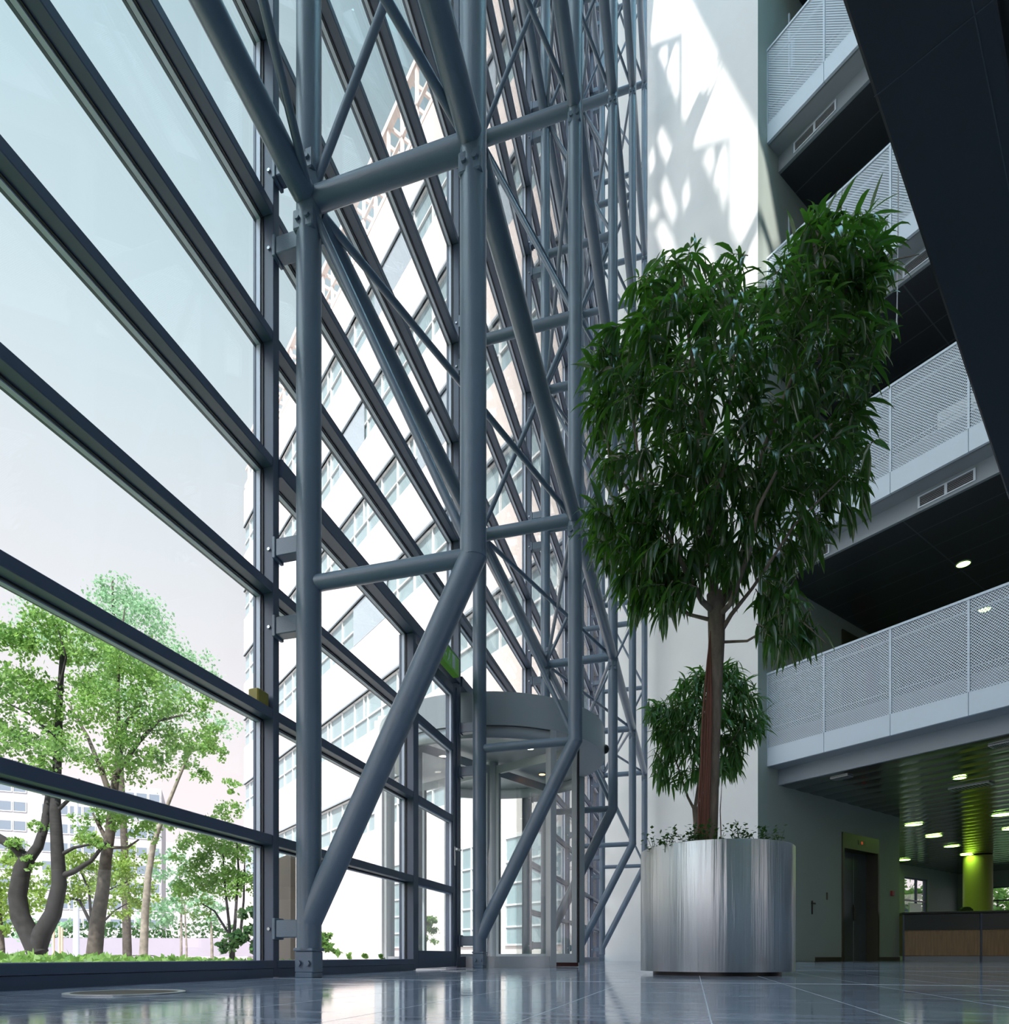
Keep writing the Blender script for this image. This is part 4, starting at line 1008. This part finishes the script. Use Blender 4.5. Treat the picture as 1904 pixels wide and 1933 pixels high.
for pts, r0 in ([[(1311, 1530, 6.7), (1298, 1505, 6.7), (1280, 1450, 6.6), (1255, 1380, 6.6)], .016], [[(1311, 1530, 6.7), (1318, 1480, 6.75), (1325, 1400, 6.8), (1345, 1290, 6.8)], .018], [[(1312, 1535, 6.7), (1335, 1490, 6.7), (1370, 1420, 6.6), (1410, 1350, 6.6)], .014]):
    n = len(pts); m.tube([P(*p) for p in pts], [r0 * (1 - 0.7 * i / (n - 1)) for i in range(n)], 8)
for a, c in tw: m.tube([a - OFF, c - OFF], [0.0035, 0.0015], 4, False)
m.build('branches', M['bark'], ft2)

# creeping plants along the planter rim
def sprig(x, y, d, n, spread, label):
    p = at(x, y, d); g = empty('creeping_plant', (p.x, p.y, 0.703)); tag(g, label, 'plant', 'creeping plants on the planter rim')
    V, Fc = [], []; st = MB()
    for k in range(n):
        a = rng.uniform(0, 2 * PI); r = spread * math.sqrt(rng.random()); ht = rng.uniform(0.05, 0.115)
        b_ = Vector((r * math.cos(a), r * math.sin(a), 0)); tp = b_ + Vector((rng.normal(0, .025), rng.normal(0, .02), ht)); st.tube([b_, tp], 0.0015, 4, False)
        for j in range(9):
            q = b_.lerp(tp, 0.3 + 0.7 * j / 5); dr = Vector((rng.normal(), rng.normal(), rng.normal(0.2, .6))).normalized(); s_ = dr.cross(Vector((0, 0, 1))).normalized(); L_ = rng.uniform(.018, .032)
            i0 = len(V); V += [q, q + dr * L_ * .5 + s_ * L_ * .4, q + dr * L_, q + dr * L_ * .5 - s_ * L_ * .4]; Fc.append((i0, i0 + 1, i0 + 2, i0 + 3))
    raw_mesh('leaves', V, Fc, M['leaf_d'], g); st.build('stems', M['ficus2'], g)
for x, d, n, sp, lb in ((1238, 3.95, 7, .035, 'small creeping sprig at the far left of the planter rim'), (1268, 3.80, 7, .04, 'creeping sprig left of the tree trunk, second from the rim end'),
                       (1305, 3.78, 26, .07, 'dense creeping clump left of the trunk on the planter rim'), (1342, 3.76, 14, .06, 'creeping clump right in front of the trunk base'),
                       (1395, 3.76, 20, .06, 'dense creeping clump right of the trunk on the planter rim'), (1440, 3.78, 12, .05, 'creeping clump towards the right of the planter rim'), (1468, 3.84, 7, .03, 'small creeping sprig at the far right of the planter rim')):
    sprig(x, 1590, d, n, sp, lb)

# ------------------------------------------------------------------ outside
o = MB(); o.add([(-160, -60, -0.02), (60, -60, -0.02), (60, 220, -0.02), (-160, 220, -0.02)], [(0, 1, 2, 3)])
m = MB(); m.box(-0.35, 160, 0, 0, 0, 0)
g = MB(); g.add([(-60, 0.345, -0.01), (12.4, 0.345, -0.01), (12.4, 120, -0.01), (-60, 120, -0.01)], [(0, 1, 2, 3)])
gr = g.build('paving_outside', M['paving'], recenter=False); gr.location = P1; gr.rotation_euler = (0, 0, AF); structure(gr, 'pale sunlit paving outside the glass wall', 'paving')
lawn = MB()
nx, ny = 24, 18
def bed(q, s): return 0.03 + 0.15 * min(1, max(0, (s - 0.8) / 5.0)) + 0.02 * math.sin(q * 1.7) * math.sin(s * 1.3)
vv = []
for i in range(nx + 1):
    for j in range(ny + 1):
        q, s = -34 + 35.6 * i / nx, 0.36 + 34 * (j / ny) ** 1.6; vv.append((q, s, bed(q, s)))
lawn.add(vv, [(i * (ny + 1) + j, (i + 1) * (ny + 1) + j, (i + 1) * (ny + 1) + j + 1, i * (ny + 1) + j + 1) for i in range(nx) for j in range(ny)], 0, True)
lw = lawn.build('lawn', M['grass'], recenter=False); lw.location = P1; lw.rotation_euler = (0, 0, AF); structure(lw, 'green planted strip of ground outside the park window', 'lawn')
# low leafy ground cover
V, Fc = [], []
for k in range(9000):
    s = 0.45 + 8.0 * rng.random() ** 1.6; q = rng.uniform(-7.0, 1.5)
    p = Vector((q, s, bed(q, s))); L_ = rng.uniform(0.05, 0.09) * (0.55 + 0.14 * s)
    d = Vector((rng.normal(), rng.normal(), rng.uniform(0.2, 1.2))).normalized(); sd = d.cross(Vector((rng.normal(), rng.normal(), 1))).normalized()
    i0 = len(V); V += [p, p + d * L_ * .5 + sd * L_ * .3, p + d * L_, p + d * L_ * .5 - sd * L_ * .3]; Fc.append((i0, i0 + 1, i0 + 2, i0 + 3))
gc = raw_mesh('ground_cover', V, Fc, [M['leaf_a']]); gc.location = P1; gc.rotation_euler = (0, 0, AF); tag(gc, 'low leafy ground cover growing outside the park window', 'ground cover', kind='stuff')

def leaf_cards(clumps, size, n, flat=0.0):
    """many small diamond leaves filling rounded clumps (x, y, depth, radius px)"""
    V, Fc = [], []
    tot = sum(c[3] ** 2 * c[4] for c in clumps)
    for x, y, d, r, w in clumps:
        c = at(x, y, d); R = r * d / F; sub = []
        for k in range(max(3, int(r / 3.2))):
            v = rng.normal(size=3); v /= np.linalg.norm(v); sub.append(v * R * rng.random() ** 0.4)
        for k in range(int(n * r * r * w / tot)):
            v = sub[int(rng.integers(len(sub)))] + rng.normal(size=3) * R * 0.17
            p = c + Vector((v[0], v[1], v[2] * 0.8)); a = Vector(rng.normal(size=3)).normalized(); b_ = a.cross(Vector(rng.normal(size=3))).normalized(); L_ = size * rng.uniform(0.6, 1.3)
            i0 = len(V); V += [p - a * L_ * .5, p + b_ * L_ * .32, p + a * L_ * .5, p - b_ * L_ * .32]; Fc.append((i0, i0 + 1, i0 + 2, i0 + 3))
    return V, Fc
def park_tree(base, trunk_lines, clumps, size, n, bark, leaf, label, name='park_tree'):
    p = at(*base); p.z = 0.16 if base[2] > 7 else 0.02; t = empty(name, p); tag(t, label, 'tree' if 'tree' in name else 'shrub', 'trees outside' if 'tree' in name else 'shrubs outside')
    m = MB()
    for pts, r0, r1 in trunk_lines:
        k = len(pts); m.tube([at(*q) - p for q in pts], [r0 + (r1 - r0) * i / (k - 1) for i in range(k)], 10)
    if trunk_lines:
        for pts, r0, r1 in trunk_lines:
            b0 = at(*pts[0]) - p
            if b0.z > 0 and pts[0][1] >= 1784: m.tube([(b0.x, b0.y, -0.25), b0 + Vector((0, 0, 0.02))], r0, 10)
        m.build('trunk', bark, t)
    V, Fc = leaf_cards(clumps, size, n); raw_mesh('foliage', [q - p for q in V], Fc, leaf, t)
# forked tree, left
park_tree((72, 1798, 9.0),
  [([(72, 1800, 9), (58, 1770, 9), (38, 1730, 9), (33, 1690, 9), (42, 1640, 9), (52, 1622, 9)], .13, .10),
   ([(52, 1625, 9), (30, 1600, 9), (-5, 1580, 9), (-60, 1530, 9)], .07, .05), ([(50, 1628, 9), (72, 1598, 9), (84, 1560, 9.1), (92, 1500, 9.3), (75, 1420, 9.4)], .075, .03),
   ([(66, 1800, 9), (80, 1760, 9), (100, 1725, 9), (112, 1670, 9), (108, 1600, 9), (104, 1530, 9), (108, 1440, 9.1), (112, 1330, 9.2), (118, 1230, 9.3)], .13, .03),
   ([(112, 1655, 9), (140, 1645, 9), (172, 1625, 9), (200, 1590, 9)], .045, .02), ([(112, 1615, 9), (140, 1600, 9), (180, 1592, 9.1)], .03, .012),
   ([(108, 1530, 9), (135, 1505, 9), (150, 1470, 9)], .03, .01), ([(110, 1400, 9.1), (60, 1350, 9), (20, 1330, 9)], .025, .008), ([(112, 1300, 9.2), (125, 1240, 9), (110, 1190, 9)], .02, .006)],
  [(45, 1210, 9, 55, 1), (110, 1200, 9.2, 60, 1), (20, 1290, 9, 60, .8), (90, 1330, 9.2, 70, .8), (15, 1400, 9, 60, .8), (100, 1420, 8.8, 55, .7), (-50, 1320, 9, 80, .8), (-60, 1200, 9.5, 60, .5), (30, 1595, 9, 28, .8), (75, 1560, 9, 24, .7), (60, 1630, 8.9, 18, .6), (180, 1590, 9, 22, .7), (100, 1480, 9.3, 22, .7)],
  0.062, 9500, M['bark_dark'], M['leaf_a'], 'dark forked tree at the far left outside the park window')
park_tree((178, 1798, 11.0),
  [([(178, 1802, 11), (184, 1740, 11), (194, 1680, 11), (200, 1620, 11), (208, 1570, 11), (214, 1500, 11), (222, 1440, 11.1), (235, 1370, 11.2), (265, 1330, 11.3)], .125, .03),
   ([(204, 1590, 11), (185, 1555, 11), (175, 1535, 11)], .04, .015), ([(214, 1520, 11), (190, 1450, 11), (165, 1390, 11.2), (130, 1330, 11.3)], .05, .015), ([(220, 1460, 11), (262, 1400, 11), (300, 1360, 11), (345, 1350, 11)], .045, .012),
   ([(225, 1430, 11), (222, 1330, 11), (225, 1240, 11.2), (235, 1150, 11.4)], .035, .01), ([(208, 1600, 11), (240, 1600, 11), (262, 1585, 11)], .03, .012)],
  [(210, 1230, 11.3, 70, .9), (160, 1300, 11, 60, .8), (260, 1260, 11, 65, .9), (290, 1330, 11, 62, .8), (330, 1380, 11.3, 50, .7), (220, 1350, 10.8, 70, .8), (175, 1420, 11, 48, .7), (250, 1430, 11, 60, .8), (310, 1440, 11.2, 40, .4), (370, 1330, 11.5, 40, .6), (400, 1375, 11.5, 36, .6), (225, 1540, 10.8, 34, .8), (270, 1560, 11, 36, .8), (185, 1540, 11, 26, .8), (150, 1560, 11.4, 26, .5)],
  0.066, 11500, M['bark_out'], M['leaf_a'], 'straight brown-trunked tree with pruned scars, second from the left outside')
park_tree((271, 1794, 14.0),
  [([(271, 1798, 14), (274, 1720, 14), (280, 1650, 14), (290, 1590, 14), (305, 1550, 14), (318, 1515, 14), (345, 1450, 14), (368, 1400, 14)], .085, .02)],
  [(375, 1400, 14, 36, .8), (345, 1430, 14, 30, .6), (390, 1460, 14, 26, .6), (430, 1480, 14, 22, .4), (300, 1560, 14, 30, .5), (420, 1420, 14, 20, .4)],
  0.09, 1300, M['bark_pale'], M['leaf_a'], 'thin pale-trunked leaning tree, third from the left outside')
park_tree((240, 1792, 22.0), [([(240, 1794, 22), (235, 1600, 22), (225, 1400, 22), (215, 1200, 22), (212, 1090, 22)], .14, .03)],
  [(215, 1110, 22, 38, .8), (205, 1160, 22, 60, .7), (255, 1155, 22, 60, .9), (290, 1200, 22, 70, .9), (330, 1270, 22, 70, .8), (375, 1250, 22, 40, .7), (390, 1300, 22, 40, .6), (180, 1210, 22, 60, .6), (60, 1180, 22, 60, .5), (130, 1190, 22, 50, .4), (300, 1340, 22, 60, .5), (410, 1370, 22, 40, .5), (240, 1300, 22, 70, .6)],
  0.11, 9000, M['bark_out'], M['leaf_b'], 'tall blue-green tree rising behind the others, its top above the second bar')
park_tree((172, 1788, 16.0), [([(174, 1790, 16), (170, 1740, 16), (150, 1700, 16), (110, 1690, 16)], .05, .02), ([(174, 1760, 16), (168, 1680, 16), (150, 1640, 16)], .04, .015), ([(190, 1745, 16), (215, 1720, 16), (240, 1705, 16)], .03, .01), ([(180, 1740, 16), (205, 1680, 16), (250, 1660, 16)], .03, .01)],
  [(140, 1640, 16, 40, .9), (180, 1660, 16.4, 45, .9), (230, 1660, 16, 45, .9), (270, 1690, 16, 34, .8), (110, 1670, 16, 30, .8), (220, 1710, 16, 34, .7), (145, 1690, 16, 30, .6), (165, 1600, 16, 36, .6), (255, 1620, 16.5, 36, .6)],
  0.085, 5200, M['bark_dark'], M['leaf_c'], 'low spreading yellow-green maple behind the brown trunk')
park_tree((10, 1790, 15.0), [([(5, 1792, 15), (0, 1700, 15)], .05, .02)],
  [(10, 1650, 15, 45, .8), (40, 1690, 15, 40, .7), (-10, 1700, 15, 50, .8), (20, 1740, 15, 32, .7), (70, 1700, 15, 30, .5)],
  0.11, 1500, M['bark_out'], M['leaf_c'], 'yellow-green leafy tree at the left edge behind the forked trunk')
park_tree((432, 1790, 13.0), [([(436, 1792, 13), (432, 1740, 13), (425, 1680, 13), (420, 1600, 13)], .035, .012), ([(440, 1792, 13), (445, 1720, 13), (450, 1640, 13), (446, 1580, 13)], .035, .012), ([(430, 1760, 13), (405, 1720, 13), (380, 1705, 13)], .025, .01), ([(452, 1780, 13), (460, 1700, 13), (462, 1620, 13)], .03, .01)],
  [(400, 1600, 13, 48, .9), (440, 1600, 13, 45, .9), (360, 1620, 13, 36, .7), (380, 1670, 13, 48, .9), (430, 1670, 13, 48, .8), (345, 1680, 13, 28, .7), (455, 1650, 13, 40, .7), (400, 1560, 13, 34, .5), (430, 1530, 13.5, 34, .6), (370, 1720, 13, 26, .4)],
  0.07, 6000, M['bark_dark'], M['leaf_a'], 'bushy many-stemmed tree by the right end of the park window')
park_tree((300, 1785, 28.0), [([(342, 1788, 28), (342, 1700, 28), (338, 1640, 28)], .05, .02), ([(352, 1788, 28), (348, 1700, 28)], .04, .02), ([(400, 1788, 28), (398, 1740, 28)], .06, .03)],
  [(320, 1640, 28, 40, .7), (290, 1720, 28, 40, .6), (330, 1720, 28, 36, .6), (360, 1700, 28, 36, .6), (400, 1720, 28, 30, .7), (60, 1760, 28, 30, .5), (110, 1750, 28, 26, .5)],
  0.20, 1500, M['bark_pale'], M['leaf_b'], 'hazy pale row of thin street trees far behind')
park_tree((462, 1797, 9.0), [], [(466, 1760, 9, 26, 1), (450, 1780, 9, 22, 1), (430, 1785, 9, 18, .9), (472, 1730, 9.3, 22, 1), (480, 1790, 9, 24, 1), (500, 1740, 9.4, 26, 1)],
  0.085, 1300, M['bark_dark'], M['leaf_d'], 'dark leafy shrub at the bottom right corner of the park window', 'shrub')
park_tree((618, 1800, 6.2), [], [(610, 1785, 6.2, 24, 1), (630, 1795, 6.2, 16, 1), (595, 1770, 6.2, 20, 1), (612, 1765, 6.3, 14, .8), (660, 1804, 6.4, 9, 1), (690, 1806, 6.4, 8, 1), (720, 1806, 6.5, 8, 1)],
  0.05, 900, M['bark_dark'], M['leaf_a'], 'small green shrub outside behind the foot of the large truss', 'shrub')
# potted shrub seen through the side door
pp_ = at(805, 1800, 10.5); pp_.z = -0.01
ps = empty('potted_shrub', pp_); tag(ps, 'small round potted shrub seen through the side door glass', 'potted plant')
m = MB(); m.lathe([(0.0, 0.0), (0.10, 0.0), (0.13, 0.17), (0.115, 0.17), (0.11, 0.15), (0, 0.15)], 24); m.build('pot', M['concrete'], ps)
V, Fc = leaf_cards([(805, 1752, 10.5, 21, 1), (797, 1738, 10.5, 15, 1), (814, 1742, 10.5, 15, 1), (804, 1772, 10.5, 17, 1)], 0.05, 1500); raw_mesh('foliage', [q - pp_ for q in V], Fc, M['leaf_a'], ps)

# ---- office wing (continues the line of the end wall)
wg = empty('office_wing', CORNER, AB); tag(wg, 'sunlit white office wing with ribbon windows and a roof pergola', 'building')
Y0, Y1 = JT + 0.35, JT + 30.6         # along the wall, away from the hall
WX = 0.0
floors = [4.9 + 3.88 * k for k in range(6)]
bands = [(0.0, 4.9)] + [(f + 1.68, f + 3.88) for f in floors]
for i, (z0, z1) in enumerate(bands):
    MB().box(WX, WX + 0.35, Y0, Y1, z0, z1).build('wall_band', M['white_ext'], wg)
MB().box(WX + 0.35, WX + 12, Y0, Y1, 0, 28.4).build('building_core', M['white_ext'], wg)
for f in floors:
    gl = MB(); gl.box(WX + 0.12, WX + 0.14, Y0, Y1, f, f + 1.68); wo = gl.build('ribbon_window', M['win_ext'], wg)
    fm = MB(); y = Y0; i = 0
    while y < Y1:
        fm.box(WX + 0.06, WX + 0.12, y, y + 0.06, f, f + 1.68)
        if i % 3 == 1: fm.box(WX + 0.055, WX + 0.115, y + 0.35, y + 0.42, f + 0.75, f + 1.68)
        y += 1.27; i += 1
    fm.box(WX + 0.06, WX + 0.12, Y0, Y1, f + 0.70, f + 0.76); fm.box(WX + 0.04, WX + 0.12, Y0, Y1, f, f + 0.07); fm.box(WX + 0.06, WX + 0.12, Y0, Y1, f + 1.60, f + 1.68)
    fm.build('window_frame', M['win_frame'], wo)
    sh = MB(); sh.box(WX - 0.06, WX + 0.1, Y0, Y1, f + 1.68, f + 1.76); sh.build('head_shadow_strip', M['soffit'], wo)  # dark strip stands in for the shadow line along the window heads
for f, y0, y1 in ((floors[3], Y0 + 6, Y0 + 8.6), (floors[4], Y0 + 3.2, Y0 + 5.4), (floors[5], Y0 + 9, Y0 + 12), (floors[2], Y0 + 11, Y0 + 14), (floors[4], Y0 + 13, Y0 + 15.5), (floors[5], Y0 + 4, Y0 + 6.5)):
    MB().box(WX + 0.02, WX + 0.06, y0, y1, f + 0.05, f + 1.62).build('louvre_screen', M['louvre'], wg)
pg = MB()
y = Y0
while y < Y1: pg.box(WX + 0.1, WX + 0.2, y, y + 0.12, 28.4, 31.0); y += 1.1
pg.box(WX + 0.05, WX + 0.25, Y0, Y1, 30.9, 31.15); pg.box(WX + 0.1, WX + 0.2, Y0, Y1, 29.5, 29.6); pg.box(WX + 0.05, WX + 0.3, Y0, Y1, 28.38, 28.6)
for yy in np.arange(Y0, Y1, 0.55): pg.box(WX + 0.1, WX + 3.2, yy, yy + 0.08, 30.95, 31.1)
pg.build('roof_pergola', M['white_ext'], wg)
for y0, y1 in ((Y0 + 1.0, Y0 + 3.4), (Y0 + 4.6, Y0 + 6.2), (Y0 + 8.0, Y0 + 11.4)):
    gl = MB(); gl.box(WX - 0.02, WX + 0.0, y0, y1, 0.4, 3.4); wo = gl.build('ground_window', M['win_ext'], wg)
    fm = MB()
    for yy in np.arange(y0, y1 + 0.01, (y1 - y0) / 3): fm.box(WX - 0.06, WX - 0.02, yy - 0.03, yy + 0.03, 0.4, 3.4)
    for zz in (0.4, 0.9, 1.5, 2.1, 2.7, 3.36): fm.box(WX - 0.06, WX - 0.02, y0, y1, zz, zz + 0.05)
    fm.build('window_frame', M['win_frame'], wo)
# pale square pillar with a lamp
pl = at(717, 1800, 11.2); pl.z = 0; pr = empty('entrance_pillar', pl, AF); tag(pr, 'pale square pillar with a lamp on top, outside the first bay', 'pillar')
MB().bbox(-0.07, 0.07, -0.07, 0.07, -0.01, 4.05, 0.005).build('shaft', M['alu'], pr)
m = MB(); m.bbox(-0.05, 0.05, -0.30, 0.02, 4.05, 4.13, 0.01); m.bbox(-0.09, 0.09, -0.42, -0.26, 4.10, 4.20, 0.02); m.build('lamp_head', M['alu'], pr)
# brown board screen by the first mullion
sc_ = at(541, 1800, 7.0); sc_.z = -0.01; sr = empty('board_screen', sc_, AB + rad(90)); tag(sr, 'brown board screen standing outside just right of the first mullion', 'screen')
MB().bbox(-0.20, 0.20, -0.03, 0.03, 0, 1.17, 0.005).build('board', M['brown'], sr)
MB().box(-0.12, 0.12, -0.034, -0.03, 0.56, 0.68).build('notice', M['sign_white'], sr)
# lamp post, stakes, low wall, hedge
lp = at(144, 1795, 24); lp.z = 0; r = empty('lamp_post', lp); tag(r, 'pale street lamp post between the forked tree and the brown trunk', 'lamp post')
MB().tube([(0, 0, 0), (0, 0, 1.0), (0, 0, 6.4)], [0.11, 0.10, 0.06], 12).build('post', M['bead'], r)
m = MB(); m.tube([(0, 0, 6.3), (-0.25, -0.1, 6.5)], 0.03, 8); m.bbox(-0.62, -0.2, -0.2, 0.0, 6.42, 6.55, 0.03); m.build('lamp_head', M['bead'], r)
for i, (x, lb) in enumerate(((101, 'leftmost wooden stake beside the forked tree'), (112, 'second wooden stake from the left, slightly apart'), (117, 'rightmost wooden stake nearest the lamp post'))):
    p = at(x, 1795, 17.5); m = MB().tube([(0, 0, 0), (0, 0, 0.95 - 0.05 * i)], 0.028, 8); o = m.build('tree_stake', mat('stake_wood_%d' % i, (0.55, 0.40, 0.28), 0.8), recenter=False); o.location = (p.x, p.y, 0.0); tag(o, lb, 'stake', 'wooden stakes outside')
m = MB(); m.box(-70, 8, 0, 0.3, 0, 1.05); o = m.build('boundary_wall', M['kerb'], recenter=False); o.location = (-22, 38, 0.1); o.rotation_euler = (0, 0, rad(4)); tag(o, 'long low pale wall along the street behind the trees', 'wall')
V, Fc = [], []
for k in range(5000):
    p = Vector((rng.uniform(-45, 6), rng.uniform(0.0, 1.2), rng.uniform(0.9, 2.1))); a = Vector(rng.normal(size=3)).normalized(); b_ = a.cross(Vector(rng.normal(size=3))).normalized(); L_ = rng.uniform(.18, .34)
    i0 = len(V); V += [p - a * L_ * .5, p + b_ * L_ * .32, p + a * L_ * .5, p - b_ * L_ * .32]; Fc.append((i0, i0 + 1, i0 + 2, i0 + 3))
o = raw_mesh('hedge', V, Fc, M['leaf_d']); o.location = (-22, 38.5, 0); o.rotation_euler = (0, 0, rad(4)); tag(o, 'dark clipped hedge behind the low street wall', 'hedge', kind='stuff')
o = MB(); o.box(-90, 20, 0, 60, -0.02, -0.005)
o = o.build('street', M['asphalt'], recenter=False); o.location = (-40, 24, 0.17); structure(o, 'grey street beyond the trees', 'street')
# apartment block far behind
ab = empty('apartment_block', (-66, 100, 0), rad(24)); tag(ab, 'long pale apartment block with rows of windows behind the park trees', 'building')
MB().box(-30, 13, 0, 12, 0, 26.5).build('body', M['concrete'], ab)
for k in range(9):
    z0 = 1.6 + 2.82 * k; gw = MB(); fw_ = MB(); x = -29.0; i = 0
    while x < 12:
        if i % 5 != 4:
            gw.box(x, x + 1.5, -0.06, -0.02, z0, z0 + 1.35); fw_.box(x - 0.08, x + 0.02, -0.12, -0.02, z0 - 0.08, z0 + 1.43); fw_.box(x + 1.48, x + 1.58, -0.12, -0.02, z0 - 0.08, z0 + 1.43); fw_.box(x, x + 1.5, -0.12, -0.02, z0 - 0.1, z0)
        x += 1.75; i += 1
    wr = gw.build('window_row', M['win_far'], ab); fw_.build('window_frame', M['win_frame'], wr)
ob = MB(); ob.box(-12, 30, 0, 14, 0, 27); o = ob.build('tower_block', M['concrete'], recenter=False); o.location = (-92, 150, 0); o.rotation_euler = (0, 0, rad(30)); tag(o, 'hazy white block far off behind the bushy tree', 'building')

# greenery outside the far lobby windows
m = MB(); m.box(-16, 16, -12, 12, -0.3, 0.06); o = m.build('lawn', M['grass'], recenter=False); o.location = (29.5, 37.5, 0); o.rotation_euler = (0, 0, AB); structure(o, 'lawn behind the far lobby windows', 'lawn')
for (x, y, d, r, lb) in ((1880, 1690, 36, 70, 'leafy tree outside the far window at the right edge'), (1722, 1700, 33, 46, 'leafy tree outside the far lobby window left of the column')):
    park_tree((x, 1800, d), [([(x, 1806, d), (x, 1740, d), (x + 4, 1690, d)], .12, .04)], [(x, y, d, r, 1), (x - r * .6, y + 25, d, r * .7, 1), (x + r * .7, y + 30, d, r * .7, 1), (x, y + 60, d, r * .7, 1)], 0.28, 2600, M['bark_out'], M['leaf_a'], lb)
